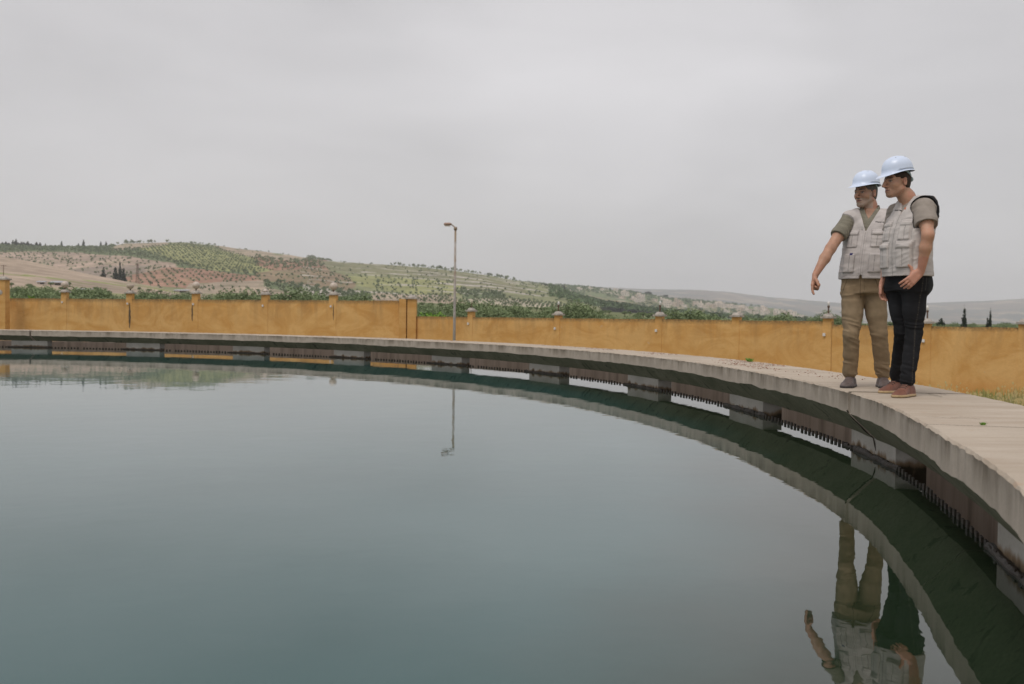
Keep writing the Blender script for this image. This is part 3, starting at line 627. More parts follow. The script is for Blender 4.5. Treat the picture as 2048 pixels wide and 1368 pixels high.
# named crowns that stand out above the wall
for px, yt, Y, lb_, wd in ((1140, 607, 84, 'large rounded olive tree above the low wall, right of the first bulb lamp', 1.25), (1092, 626, 80, 'low olive crown just left of the large rounded olive tree', 1.1),
    (1180, 622, 92, 'olive crown on the right flank of the large rounded olive tree', 1.1), (1372, 623, 78, 'broad bright olive crown between the second and third low wall lamps', 1.5), (1405, 626, 80, 'smaller olive crown right of the broad bright one above the wall', 1.2),
    (1655, 628, 70, 'slim bushy tree beside the last low wall lamp left of the pointing man', .9), (926, 606, 82, 'olive crown above the low wall just right of the lamp pole', 1.2), (893, 612, 86, 'olive crown just left of the lamp pole', 1.0), (975, 609, 88, 'wide olive crown behind the first pier of the low wall', 1.5),
    (1020, 613, 95, 'olive crown between the first pier and the first bulb lamp', 1.3), (112, 580, 88, 'dark rounded olive crown left of the first globe lamp', 1.2), (585, 583, 92, 'olive crown between the fourth and fifth globe piers', 1.6), (490, 586, 85, 'olive crown left of the shattered globe lamp', 1.2),
    (620, 588, 90, 'small dark olive crown left of the last globe lamp', .8), (715, 590, 90, 'olive crown right of the last globe lamp', 1.3), (1562, 630, 90, 'pale olive crown behind the low wall left of the pointing hand', 1.4), (1500, 636, 85, 'low olive crown right of the unlit low wall pier', 1.4)):
    olive_at(px, yt, Y, lb_, wide=wd)
def line(px): return float(np.interp(px, [0, 150, 370, 640, 800, 940, 1100, 1300, 1500, 1700, 2048], [560, 569, 580, 584, 596, 604, 613, 623, 632, 642, 646]))
cnt = 0
LMX = [130, 260, 392, 531, 667, 815, 908, 1117, 1320, 1474]; LMN = ['left of the first globe lamp', 'between the first globe lamp and the broken one', 'between the broken globe and the third globe lamp', 'between the third globe lamp and the shattered one', 'between the shattered lamp and the last globe lamp', 'between the last globe lamp and the wall step', 'between the wall step and the street lamp', 'between the street lamp and the first bulb lamp', 'between the two middle bulb lamps', 'left of the unlit low wall pier', 'between the unlit pier and the pointing man']
for i in range(235):
    px = rs.uniform(20, 1690); dpt = rs.random()**1.1; Y = 78+270*dpt
    base = line(px); yt = base+3+(26-6*(px > 830))*(1-dpt)*rs.uniform(.3, 1.0)+rs.uniform(-2, 5)
    wt = 598+.005*px if px < 830 else 637+.012*(px-830)
    if yt > wt+6: continue
    k_ = int(np.searchsorted(LMX, px)); row = 'in the front row' if dpt < .3 else 'in the middle rows' if dpt < .65 else 'in the far rows'; lb_ = 'olive tree %s %s' % (row, LMN[k_]); olive_at(px, yt, Y, lb_, 'olive trees behind the boundary wall', wide=rs.uniform(1.0, 1.6)); cnt += 1
for i in range(26):
    px = rs.uniform(1700, 2100); Y = rs.uniform(90, 220); olive_at(px, rs.uniform(645, 654), Y, 'small leafy treetop just showing over the right wall stretch', 'treetops over the right wall stretch', wide=1.5)
SH = [tree('leafy_shrub', 140+i, 2.6, 1.5, M_bright, .13, 1500, low=.1) for i in range(2)]
k_ = 0
for px, yt, Y, wd in ((30, 586, 74, 1.4), (52, 590, 74, 1.2), (72, 584, 76, 1.3), (88, 590, 72, 1), (335, 592, 72, 1.2), (350, 594, 72, 1), (440, 595, 72, 1), (845, 615, 64, 1.4), (862, 616, 62, 1.4), (880, 620, 62, 1.2), (1630, 640, 66, 1.3), (1600, 641, 66, 1.2), (1905, 648, 60, 1.), (2000, 649, 60, 1.2), (2030, 647, 60, 1.2)):
    v = ray(px, yt); Y *= 1.0; x = v.x*Y; z = CAMZ+v.z*Y; g = gz(x, Y); s_ = (z-g)/2.7
    place(SH[k_ % 2], (x, Y, g-.05), (s_*wd*.7, s_*wd*.7, s_), ('bright green leafy shrub close behind the tall left wall' if px < 800 else 'bright green leafy shrub at the wall step by the lamp pole' if px < 900 else 'bright green shrub tip behind the right part of the wall'), 'shrub', 'bright shrubs close behind the wall'); k_ += 1
# conifers
CY = [tree('cypress_tree', 160+i, 10, 1.25, M_cyp, .30, 1500, True) for i in range(2)]
CF = [tree('pine_tree', 170+i, 8, 3.0, M_cyp, .5, 1200) for i in range(2)]
def conifer(px, yt, yb, Y, wpx, label, group=None, protos=CY, cat='cypress', H=10., R=1.25):
    v = ray(px, yb); x = v.x*Y; g = gz(x, Y) if Y > 62 else GZ; zt = CAMZ+ray(px, yt).z*Y
    s_ = (zt-g+.3)/H*1.06; sw = wpx*1.25/FPX*Y/2/R; place(random.choice(protos), (x, Y, g-.3), (sw, sw, s_), label, cat, group)
GR = 'conifers along the crest of the left hill'
for i, (px, yt, wp) in enumerate([(5, 484, 6), (12, 483, 7), (18, 485, 6), (26, 480, 6), (32, 478, 6), (37, 485, 7), (43, 483, 8), (48, 484, 7), (55, 482, 8), (62, 486, 6), (66, 488, 6), (73, 484, 7), (80, 485, 6)]):
    conifer(px, yt, 494, YM-20, wp, 'dark conifer in the tight clump on the far left crest', 'dark conifers in the clump on the far left crest')
for px, yt, wp, lb_ in ((91, 486, 3, 'thin short conifer just right of the crest clump'), (123, 481, 4, 'lone slender conifer on the crest right of the clump'), (157, 486, 4, 'short conifer just left of the tallest lone one'), (167, 478, 4.5, 'tallest lone slender conifer on the left crest'), (201.5, 482, 4, 'left one of the slender crest conifer pair'), (212, 482, 4, 'right one of the slender crest conifer pair')):
    conifer(px, yt, 496, YM-20, wp, lb_, GR)
for px, yt, wp, lb_ in ((221, 490, 8, 'left rounded dark tree right of the crest pair'), (228.5, 490, 7, 'right rounded dark tree right of the crest pair')):
    conifer(px, yt, 496, YM-20, wp, lb_, None, CF, 'pine', 8., 3.)
for px, yt, yb, wp, lb_, pr in ((207, 536, 554, 10, 'small dark conifer left of the hillside cypress group', CY), (231, 531, 558, 11, 'left cypress of the hillside group below the crest', CY), (240, 520, 560, 7, 'tallest cypress in the middle of the hillside group', CY), (247, 534, 561, 10, 'right cypress of the hillside group below the crest', CY)):
    conifer(px, yt, yb, YB+20, wp, lb_, None, pr)
for px, yt, wp, lb_ in ((1928, 612, 10, 'tall single cypress above the wall right of the men'), (1974.5, 632, 6, 'shorter cypress of the close pair at far right'), (1980, 620, 7, 'taller cypress of the close pair at far right')):
    conifer(px, yt, 655, 150, wp, lb_)
conifer(1881, 637, 655, 140, 17, 'small dark pine above the wall right of the men', None, CF, 'pine', 8., 3.)
for i, px in enumerate((1083, 1090, 1093, 1101, 1106, 1118, 1124, 1128)): conifer(px, 566+i*.6, 578+i, YM+60, 5+(i % 3), 'dark conifer in the row on the crest left of the village', 'dark conifers on the crest left of the village')
for px, yt, yb, wp, lb_ in ((1452, 621, 638, 9, 'pointed dark conifer amid the village houses'), (1155, 576, 586, 6, 'dark conifer left of the highest village house'), (1170, 572, 584, 6, 'dark conifer beside the highest village house')):
    conifer(px, yt, yb, YV-60, wp, lb_)
conifer(1273, 583, 595, YV-30, 12, 'round green tree on the village crest', None, CF, 'tree', 8., 3.); conifer(1297, 583, 594, YV-30, 14, 'wide dark tree on the village crest', None, CF, 'tree', 8., 3.); conifer(1331, 590, 597, YV-30, 11, 'rounded tree right of the wide dark one on the village crest', None, CF, 'tree', 8., 3.)
# hillside orchards: nearest trees one by one, the rest as one mass
rs = np.random.RandomState(11)
def ray_x(px): return np.array([ray(p, 540).x for p in np.atleast_1d(px)])
def hill_pts():
    P = []
    for kk, (poly, c, sp_, kd) in enumerate(FIELDS):
        xs = []; 
        Yg = np.arange(YB+6, YM-5, sp_); uc = float(ray_x([np.mean([p_[0] for p_ in poly])])[0])
        for j, Yv in enumerate(Yg):
            xg = np.arange(-.62*Yv, .16*Yv, sp_)
            if kd == 'grid': xx = xg+(Yv*uc % sp_); yy = Yv+0*xg; xx = xx+rs.normal(0, .25, xx.shape); yy = yy+rs.normal(0, .25, xx.shape)
            else: xx = xg+rs.uniform(-.5, .5, xg.shape)*sp_; yy = Yv+rs.uniform(-.5, .5, xg.shape)*sp_
            xs.append(np.stack([xx, yy], 1))
        A = np.concatenate(xs); z = land_z(A[:, 0], A[:, 1]); px, py = pixel(A[:, 0], A[:, 1], z); nx = fbm(A[:, 0]*.02, A[:, 1]*.012, 5)-.47
        _, idx = cover(px, py, nx); k = (idx == kk) & (px > -60) & (px < 1180)
        if kd == 'sparse': k &= fbm(A[:, 0]*.02, A[:, 1]*.02, 60+kk) > .42
        if kd == 'grid': k &= rs.rand(len(A)) > .07
        r = np.full(k.sum(), {'grid': 1.3, 'dense': 1.6, 'sparse': 1.2}[kd])*rs.uniform(.7, 1.25, k.sum()); P.append(np.column_stack([A[k], z[k], r]))
    # crest line trees
    for a, b, n_ in ((235, 340, 16), (600, 642, 6), (780, 1030, 60)):
        px = rs.uniform(a, b, n_); Y = np.full(n_, YM-4.); x = ray_x(px)*Y; P.append(np.column_stack([x, Y, land_z(x, Y), rs.uniform(1.6, 2.6, n_)]))
    return np.concatenate(P)
HP = hill_pts()
def lump(seed, n=46, stalk=True):
    """small tree seen from afar: uneven crown of leaf clumps on a stalk"""
    r_ = np.random.RandomState(seed); V, F = crown_mesh(seed, [((0, 0, 1.15), (.8, .8, .6)), ((.4, .1, 1.0), (.6, .6, .5)), ((-.4, -.2, .95), (.6, .6, .5)), ((0, .1, 1.5), (.5, .5, .45))], n, .42); return V, F
LU = [lump(200+i) for i in range(5)]
M_hill = leafmat('orchard_leaf', (.21, .25, .15), .3, .05)
sz = HP[:, 3]/HP[:, 1]; order = np.argsort(-sz); near = order[:90]; rest = order[90:]
hm = []
for i, (V, F) in enumerate(LU):
    e = empty('hillside_tree'); obj('crown', V, F, M_hill, e); mb = MB(); mb.tube([(0, 0, -.4), (.03, 0, .8)], [.13, .08], 5); mb.build('trunk', M_bark, e); hm.append(e)
for j, i in enumerate(near):
    x, y, z, r = HP[i]; pxx = float(pixel(x, y, z)[0]); place(hm[j % 5], (x, y, z), r, 'small hillside olive tree ' + ('left of the cypress group' if pxx < 225 else 'between the cypress group and the third globe lamp' if pxx < 392 else 'above the wall between the third and last globe lamps' if pxx < 667 else 'between the last globe lamp and the street lamp' if pxx < 908 else 'right of the street lamp'), 'olive tree', 'olive trees on the lower hillside')
V = []; F = []; o_ = 0
for i in rest:
    x, y, z, r = HP[i]; v, f = LU[i % 5]; a = rs.rand()*6.28; ca, sa = math.cos(a), math.sin(a)
    m_ = 24 if y > 1000 else 40; v = v[:m_*4]; f = f[:m_]; s2 = r*(1.2 if m_ == 24 else 1.05)
    V.append(np.column_stack([(v[:, 0]*ca-v[:, 1]*sa)*s2+x, (v[:, 0]*sa+v[:, 1]*ca)*s2+y, v[:, 2]*s2+z])); F.append(f+o_); o_ += len(v)
tag(obj('orchard_trees', np.concatenate(V), np.concatenate(F), M_hill), 'rows of far olive trees covering the upper hillside', 'orchard', kind='stuff')
print('hill trees', len(HP), 'band', cnt)
#@@VILLAGE
M_stone = simple('house_stone', (.60, .50, .41), .9, .18, .08); M_stone2 = simple('house_plaster', (.70, .62, .54), .9, .15, .08); M_open = simple('window_dark', (.06, .055, .05), .6, .2, 1); M_roofr = simple('roof_orange', (.55, .22, .07), .8, .15, .3)
def house(seed, mat=None):
    r_ = random.Random(seed); w_, d_, h_ = r_.uniform(9, 15), r_.uniform(8, 12), r_.choice([3.6, 6.4, 6.8]); e = empty('village_house'); m_ = mat or r_.choice([M_stone, M_stone2])
    mb = MB(); mb.box(-w_/2, w_/2, -d_/2, d_/2, -3, h_); mb.box(-w_/2-.2, w_/2+.2, -d_/2-.2, d_/2+.2, h_, h_+.25)
    if r_.random() < .6: mb.box(-w_/2+.5, -w_/2+w_*.5, -d_/2+2, d_/2-.5, h_+.25, h_+3.0)
    mb.build('wall', m_, e)
    for fl in range(2 if h_ > 5 else 1):
        for k in range(3): 
            x = -w_/2+w_*(k+.5)/3; q_ = MB(); q_.box(x-.6, x+.6, -d_/2-.06, -d_/2+.1, 1.2+fl*3.1, 2.7+fl*3.1); q_.build('window', M_open, e)
    return e
HS = [house(300+i) for i in range(6)]
VH = []
r_ = random.Random(9)
spots = [(1182, 578, 'highest pale house on the village crest left of the trees'), (1137, 584, 'wide pale house below the conifer row'), (1160, 581, 'flat roofed house between the crest conifers'), (1178, 594, 'stone house on the slope below the highest house'), (1166, 600, 'blocky pale house lower on the slope'), (1232, 584, 'house beside the round green crest tree'), (1252, 586, 'long pale house on the crest'), (1205, 581, 'small house on the crest right of the highest house')]
for x, y, lb_ in spots: VH.append((x, y, lb_, r_.uniform(.8, 1.1)))
for i in range(88):
    px = r_.uniform(1240, 1650); crest = float(np.interp(px, [1240, 1320, 1440, 1560, 1600, 1650], [588, 600, 611, 623, 633, 644])); dy = abs(r_.gauss(0, 7))*(1 if px < 1400 else .8)+1; VH.append((px, crest+dy, 'pale stone village house %s, %s' % ('on the crest' if dy < 3 else 'just below the crest' if dy < 8 else 'low on the slope', 'left of the orange roofed house' if px < 1262 else 'right of the wide dark crest tree' if px < 1345 else 'around the slim tower' if px < 1425 else 'around the pointed dark conifer' if px < 1500 else 'near the right end of the village'), r_.uniform(.8, 1.35)))
def surf(px, py, Y0, Y1):
    Ys = np.linspace(Y0, Y1, 240); x = ray_x([px])[0]*Ys; z = land_z(x, Ys); _, p = pixel(x, Ys, z); k = np.argmin(np.abs(p-py)); return x[k], Ys[k], z[k]
for j, (px, py, lb_, s_) in enumerate(VH):
    x, y, z = surf(px, py, 1950, YV); place(HS[j % 6], (x, y, z), s_, lb_, 'house', 'houses of the village' if lb_.startswith('pale stone village house') else None, rz=r_.uniform(-.5, .5))
mq = empty('mosque_building'); tag(mq, 'large pale village building with a slim tower', 'building'); mb = MB(); mb.box(-14, 14, -7, 7, -4, 8).box(-14.3, 14.3, -7.3, 7.3, 8, 8.5); mb.build('wall', M_stone2, mq)
mb = MB(); mb.box(6, 10, -3, 1, 8.5, 16).box(5.6, 10.4, -3.4, 1.4, 16, 16.6).box(7, 9, -2, 0, 16.6, 20, taper=.6); mb.build('tower', M_stone2, mq)
for k in range(5): q_ = MB(); q_.box(-12+k*5, -10.4+k*5, -7.06, -6.9, 1.5, 4.5); q_.build('window', M_open, mq)
x, y, z = surf(1398, 612, 1950, YV); mq.location = (x, y, z); mq.scale = (.75, .75, .75)
x, y, z = surf(1233, 608, 1750, YV); e = house(400, M_stone2); e.name = 'roofed_house'; e.location = (x, y, z); e.scale = (.8, .8, .8); tag(e, 'pale house with a bright orange roof below the village crest', 'house')
mb = MB(); mb.box(-5, 5, -4.5, 4.5, 7.1, 8.0, taper=1.2); mb.build('roof', M_roofr, e)
HX = np.array([[o.location.x, o.location.y] for o in C.objects if o.name.startswith(('village_house', 'mosque', 'roofed'))])
# tree masses round the village: one object, too dense to count
V = []; F = []; o_ = 0; nt_ = 0
for i in range(4600):
    px = rs.uniform(1040, 1690); Y = rs.uniform(1750, 2480); x = float(ray_x(px)[0])*Y
    if fbm(np.array(x*.010), np.array(Y*.006), 71) < .40 or np.min((HX[:, 0]-x)**2+((HX[:, 1]-Y)*(HX[:, 1] > Y)*.35)**2+(HX[:, 1] < Y)*1e4) < 110: continue
    z = gz(x, Y); v, f = LU[i % 5]; r = rs.uniform(1.6, 3.2); m_ = 22; v = v[:m_*4]; f = f[:m_]; V.append(np.column_stack([v[:, 0]*r*1.3+x, v[:, 1]*r+Y, v[:, 2]*r+z])); F.append(f+o_); o_ += len(v); nt_ += 1
for i in range(1500):
    px = rs.uniform(1100, 1720); Y = rs.uniform(900, 1500); x = float(ray_x(px)[0])*Y; z = gz(x, Y); v, f = LU[i % 5]; r = rs.uniform(1.8, 3.4); v = v[:88]; f = f[:22]
    V.append(np.column_stack([v[:, 0]*r*1.3+x, v[:, 1]*r+Y, v[:, 2]*r+z])); F.append(f+o_); o_ += len(v)
tag(obj('village_woods', np.concatenate(V), np.concatenate(F), leafmat('woods_leaf', (.14, .20, .10), .35, .02)), 'soft green woods spread below and between the village houses', 'woods', kind='stuff')
# sheds and roofs in the left valley
M_tin = simple('tin_roof', (.42, .43, .46), .5, .1, 1)
def shed(px, py, wpx, hpx, label, roofonly=False):
    Ys = np.linspace(150, YF-10, 200); x = ray_x([px])[0]*Ys; z = land_z(x, Ys); _, p = pixel(x, Ys, z); k = np.argmin(np.abs(p-(py+hpx))); Y = Ys[k]; s_ = Y/FPX
    e = tag(empty('farm_shed', (x[k], Y, z[k])), label, 'shed'); w_ = wpx*s_; h_ = hpx*s_
    mb = MB(); mb.box(-w_/2, w_/2, 0, w_*.5, -.5, h_*.62); mb.build('wall', M_stone2, e); mb = MB(); mb.box(-w_*.1, w_*.40, -.06, .02, 0, h_*.45); mb.build('door_opening', M_open, e)
    mb = MB(); V = [(-w_*.56, -.6, h_*.62), (w_*.56, -.6, h_*.62), (w_*.56, w_*.55, h_*.95), (-w_*.56, w_*.55, h_*.95)]; V += [(a, b, c+.15) for a, b, c in V]; mb.add(V, [(3, 2, 1, 0), (4, 5, 6, 7), (0, 1, 5, 4), (1, 2, 6, 5), (2, 3, 7, 6), (3, 0, 4, 7)]); mb.build('roof', M_tin, e)
shed(112, 562, 24, 8, 'white roofed farm shed at the foot of the beige field'); shed(82, 562, 16, 6, 'low pale hut left of the white roofed farm shed'); shed(164, 577, 30, 6, 'long grey roofed shed behind the first globe lamp'); shed(362, 577, 26, 6, 'low pale blue roofed shed left of the third globe lamp')
# utility poles
def upole(px, yt, yb, Y, label, lattice=False):
    v = ray(px, yb); x = v.x*Y; g = gz(x, Y); zt = CAMZ+ray(px, yt).z*Y; h_ = zt-g
    e = tag(empty('utility_pole', (x, Y, g)), label, 'pole'); mb = MB()
    if not lattice: mb.tube([(0, 0, -.3), (0, 0, h_)], [.12, .09], 6)
    else:
        for a, b in ((-1, -1), (1, -1), (1, 1), (-1, 1)): mb.tube([(a*1.1, b*1.1, -.3), (a*.3, b*.3, h_)], .12, 5)
        for i in range(8):
            z0, z1 = h_*i/8, h_*(i+1)/8; r0, r1 = 1.1-.8*i/8, 1.1-.8*(i+1)/8; mb.tube([(-r0, -r0, z0), (r1, -r1, z1)], .07, 4); mb.tube([(r0, -r0, z0), (-r1, -r1, z1)], .07, 4)
    mb.build('shaft', M_stem, e); mb = MB()
    for zz in ((h_*.93,) if not lattice else (h_*.8, h_*.95)): mb.box(-1.0-(lattice*1.3), 1.0+lattice*1.3, -.08, .08, zz, zz+.15)
    mb.build('crossarm', M_stem, e)
upole(7, 530, 556, 330, 'wooden power pole above the gate pier at far left'); upole(275, 527, 566, YB+30, 'lattice pylon on the red slope behind the second lamp', True)
#@@GRASS
# ------------------------------------------------------------------ dry grass and flower heads behind the walkway on the right
rs = np.random.RandomState(21); V = []; col = []
def blades(n, pxr, Yr, h, c1, c2, wdt, seedhead=False):
    u0, u1 = ray(pxr[0], 780).x, ray(pxr[1], 780).x; Y = rs.uniform(Yr[0], Yr[1], n); x = rs.uniform(u0, u1, n)*Y; k = (np.hypot(x-q['Xc'], Y-q['Yc']) > q['R']+CW+.3) & (fbm(x*.22, Y*.22, 87)+.10*rs.rand(n) > np.where((x > Y*u0+3) & (x < Y*ray(2120, 780).x), .36, .54)); x = x[k]; Y = Y[k]; n = len(x)
    hh = h*rs.uniform(.5, 1.2, n)*(.45+1.0*fbm(x*.5, Y*.5, 81)); a = rs.rand(n)*6.28; ln = rs.uniform(.05, .4, n)*hh; b = np.stack([x, Y, GZ+0*x], 1); t = b+np.stack([np.cos(a)*ln, np.sin(a)*ln, hh], 1); s_ = np.array((wdt, 0, 0)); m_ = (b+t)/2; m_[:, 2] += hh*.08
    r_ = np.clip(fbm(x*.35, Y*.35, 83)*1.6-.3+rs.uniform(-.25, .25, n), 0, 1)[:, None]; c = np.array(c1)*(1-r_)+np.array(c2)*r_; c = c*rs.uniform(.75, 1.2, (n, 1))
    V.append(np.stack([b-s_, b+s_, m_+s_*.7, m_-s_*.7], 1).reshape(-1, 3)); V.append(np.stack([m_-s_*.7, m_+s_*.7, t+s_*.15, t-s_*.15], 1).reshape(-1, 3)); col.append(np.repeat(c*.9, 4, 0)); col.append(np.repeat(c, 4, 0))
    if seedhead:
        r = (.030*rs.uniform(.6, 1.4, n))[:, None]; X_, Y_, Z_ = np.eye(3); V.append(np.stack([t-X_*r, t-Z_*r*1.5, t+X_*r, t+Z_*r*1.5], 1).reshape(-1, 3)); V.append(np.stack([t-Y_*r, t-Z_*r*1.5, t+Y_*r, t+Z_*r*1.5], 1).reshape(-1, 3)); col.append(np.tile(np.array((.64, .52, .26)), (8*n, 1)))
blades(26000, (1780, 2700), (11, 25), .42, (.22, .30, .06), (.46, .42, .15), .012)
blades(24000, (1780, 2500), (22, 37), .40, (.30, .32, .10), (.50, .43, .19), .015)
blades(3600, (1800, 2500), (17, 35), .66, (.45, .40, .22), (.55, .46, .27), .008, True)
Vg = np.concatenate(V); m = Mat('grass_blade', .85, .15); m.color(m.vcol()); o = obj('grass', Vg, np.arange(len(Vg)).reshape(-1, 4), m.m); attr(o, 'col', np.concatenate(col)); tag(o, 'tall dry grass with pale seed heads in front of the right wall', 'grass', kind='stuff')
#@@END2
#@@PEOPLE
# ------------------------------------------------------------------ implicit-surface modelling kit
def vn3(P, seed, sc):
    rs = np.random.RandomState(seed); T = rs.rand(32, 32, 32).astype(np.float32)*2-1
    Q = P*sc; i = np.floor(Q).astype(np.int32); f = (Q-i).astype(np.float32); f = f*f*(3-2*f); i &= 31; j = (i+1) & 31
    x0, y0, z0 = i.T; x1, y1, z1 = j.T; fx, fy, fz = f.T
    a = T[x0, y0, z0]*(1-fx)+T[x1, y0, z0]*fx; b = T[x0, y1, z0]*(1-fx)+T[x1, y1, z0]*fx; c = T[x0, y0, z1]*(1-fx)+T[x1, y0, z1]*fx; d = T[x0, y1, z1]*(1-fx)+T[x1, y1, z1]*fx
    return (a*(1-fy)+b*fy)*(1-fz)+(c*(1-fy)+d*fy)*fz
def su(a, b, k): h = np.clip(.5+.5*(b-a)/k, 0, 1); return b*(1-h)+a*h-k*h*(1-h)       # smooth union
def sdiff(a, b, k): return -su(-a, b, k)
def cone(P, a, b, ra, rb, ax=None, sq=1.):
    a = np.array(a, np.float32); b = np.array(b, np.float32); d = b-a; L2 = float(d@d); t = np.clip((P-a)@d/L2, 0, 1); Q = P-a-t[:, None]*d
    if ax is not None: ax = np.array(ax, np.float32); c = Q@ax; Q = Q+((1/sq-1)*c)[:, None]*ax
    return (np.sqrt((Q*Q).sum(1))-(ra+(rb-ra)*t))*(min(sq, 1) if ax is not None else 1)
def chain(P, pts, rad, k=.02, **kw):
    d = None
    for i in range(len(pts)-1):
        e = cone(P, pts[i], pts[i+1], rad[i], rad[i+1], **kw); d = e if d is None else su(d, e, k)
    return d
def ell(P, c, r, B=None):
    Q = P-np.array(c, np.float32)
    if B is not None: Q = Q@B
    r = np.array(r, np.float32); k0 = np.sqrt(((Q/r)**2).sum(1)); k1 = np.sqrt(((Q/(r*r))**2).sum(1))+1e-9; return k0*(k0-1)/k1
def secs(P, O, Fv, Lv, tab, p=2.3):
    """body lofted through horizontal sections (z, forward, left, half width, half depth)"""
    tab = np.array(tab); Q = P-np.array(O, np.float32); z = Q[:, 2]; f = Q@np.array(Fv, np.float32); l = Q@np.array(Lv, np.float32)
    it = lambda j: np.interp(z, tab[:, 0], tab[:, j]); a, b = it(3), it(4); x = np.abs((l-it(2))/a); y = np.abs((f-it(1))/b)
    d = ((x**p+y**p)**(1/p)-1)*np.minimum(a, b); zc = np.maximum(tab[0, 0]-z, z-tab[-1, 0]); return np.maximum(d, zc)
def surface(fn, lo, hi, vox):
    """block-sparse surface nets of the implicit function"""
    lo = np.array(lo, np.float64); hi = np.array(hi, np.float64); nb = np.ceil((hi-lo)/(vox*8)).astype(int); n = nb*8+1
    ax = [lo[i]+(np.arange(nb[i])+.5)*8*vox for i in range(3)]; Cc = np.stack(np.meshgrid(*ax, indexing='ij'), -1).reshape(-1, 3).astype(np.float32)
    dc = fn(Cc); G = np.repeat(np.repeat(np.repeat(dc.reshape(nb), 8, 0), 8, 1), 8, 2).astype(np.float32); G = np.pad(G, ((0, 1),)*3, mode='edge')
    act = np.argwhere((np.abs(dc) < vox*8*1.25+.012).reshape(nb)); o = np.stack(np.meshgrid(*(np.arange(9),)*3, indexing='ij'), -1).reshape(-1, 3)
    for s in range(0, len(act), 1200):
        idx = (act[s:s+1200, None, :]*8+o[None]).reshape(-1, 3); key = (idx[:, 0]*n[1]+idx[:, 1])*n[2]+idx[:, 2]; key = np.unique(key)
        I = np.stack([key//(n[1]*n[2]), (key//n[2]) % n[1], key % n[2]], 1); G[I[:, 0], I[:, 1], I[:, 2]] = fn((lo+I*vox).astype(np.float32))
    ins = G < 0; m = tuple(n-1); cnt = np.zeros(m, np.int8); c8 = {}
    for a in (0, 1):
        for b in (0, 1):
            for c in (0, 1): c8[a, b, c] = (slice(a, a+m[0]), slice(b, b+m[1]), slice(c, c+m[2])); cnt += ins[c8[a, b, c]]
    cell = np.argwhere((cnt > 0) & (cnt < 8)); vid = -np.ones(m, np.int64); vid[tuple(cell.T)] = np.arange(len(cell)); acc = np.zeros((len(cell), 3)); w_ = np.zeros(len(cell))
    cs = [(a, b, c) for a in (0, 1) for b in (0, 1) for c in (0, 1)]
    for p in cs:
        for x in range(3):
            if p[x] == 0:
                q2 = list(p); q2[x] = 1; A = G[tuple((cell+p).T)]; B = G[tuple((cell+q2).T)]; k = (A < 0) != (B < 0); t = np.where(k, A/(A-B+1e-12), 0); pt = np.array(p, float)[None]+np.zeros((len(cell), 3)); pt[:, x] += t; acc += pt*k[:, None]; w_ += k
    V = lo+(cell+acc/w_[:, None])*vox; F = []
    for x in range(3):
        y, z = (x+1) % 3, (x+2) % 3; s0 = [slice(None)]*3; s1 = [slice(None)]*3; s0[x] = slice(0, -1); s1[x] = slice(1, None); A = ins[tuple(s0)]; B = ins[tuple(s1)]; E_ = np.argwhere(A != B); E_ = E_[(E_[:, y] > 0) & (E_[:, z] > 0) & (E_[:, y] < m[y]) & (E_[:, z] < m[z])]
        fl = A[tuple(E_.T)]; v = []
        for dy, dz in ((-1, -1), (0, -1), (0, 0), (-1, 0)): q2 = E_.copy(); q2[:, y] += dy; q2[:, z] += dz; v.append(vid[tuple(q2.T)])
        Q = np.stack(v, 1); Q[~fl] = Q[~fl][:, ::-1]; F.append(Q)
    return V, np.concatenate(F)
def sobj(name, fn, lo, hi, vox, mat, parent, colf=None, relax=1):
    V, F = surface(fn, lo, hi, vox)
    for _ in range(relax):                    # one light smoothing pass
        A = np.zeros_like(V); c = np.zeros(len(V))
        for a, b in ((0, 1), (1, 2), (2, 3), (3, 0)):
            np.add.at(A, F[:, a], V[F[:, b]]); np.add.at(A, F[:, b], V[F[:, a]]); np.add.at(c, F[:, a], 1); np.add.at(c, F[:, b], 1)
        V = V*.5+A/c[:, None]*.5
    o = obj(name, V-np.array(parent_world(parent)), F, mat, parent, True)
    if colf is not None: attr(o, 'col', np.clip(colf(V.astype(np.float32)), 0, 1))
    return o
def parent_world(p):
    v = Vector((0, 0, 0))
    while p is not None: v += p.location; p = p.parent
    return v
def unit(v): v = np.array(v, float); return v/np.linalg.norm(v)
def az(deg): a = math.radians(deg); return np.array((-math.sin(a), -math.cos(a), 0.))   # facing direction, degrees from the camera towards image left
def vecmat(name, rough=.75, spec=.25, bumpsc=0, bs=.15, dist=.002, sss=0, weave=None):
    m = Mat(name, rough, spec); c = m.vcol(); n_ = m.noise(14, 4); c = m.mix(1.0, c, m.mix(m.ramp(n_, .3, .7), (.86, .86, .86), (1.1, 1.1, 1.1)), 'MULTIPLY'); m.color(c)
    if bumpsc: m.bump(m.noise(bumpsc, 3), bs, dist)
    if sss: m.b.inputs['Subsurface Weight'].default_value = sss; m.b.inputs['Subsurface Radius'].default_value = (.012, .005, .003); m.b.inputs['Subsurface Scale'].default_value = 1
    return m.m
M_skin = vecmat('skin', .5, .35, 160, .2, .002, .15); M_vest = vecmat('vest_cotton', .85, .2, 220, .25, .002); M_shirt = vecmat('shirt_cotton', .85, .2, 220, .2, .002); M_trs = vecmat('trouser_cotton', .85, .2, 260, .3, .002); M_shoe = vecmat('shoe_leather', .55, .35, 120, .25, .002); M_hair = vecmat('hair', .7, .3, 300, .6, .004)
M_helm = Mat('helmet_plastic', .28, .5).color((.68, .77, .95)).m; M_strap = Mat('helmet_strap', .5, .4).color((.23, .32, .33)).m; M_black = Mat('black_trim', .8, .2).color((.018, .017, .018)).m
M_orange = Mat('orange_mark', .7, .2).color((.75, .17, .05)).m; M_zip = Mat('zip_metal', .4, .5, .6).color((.6, .58, .55)).m

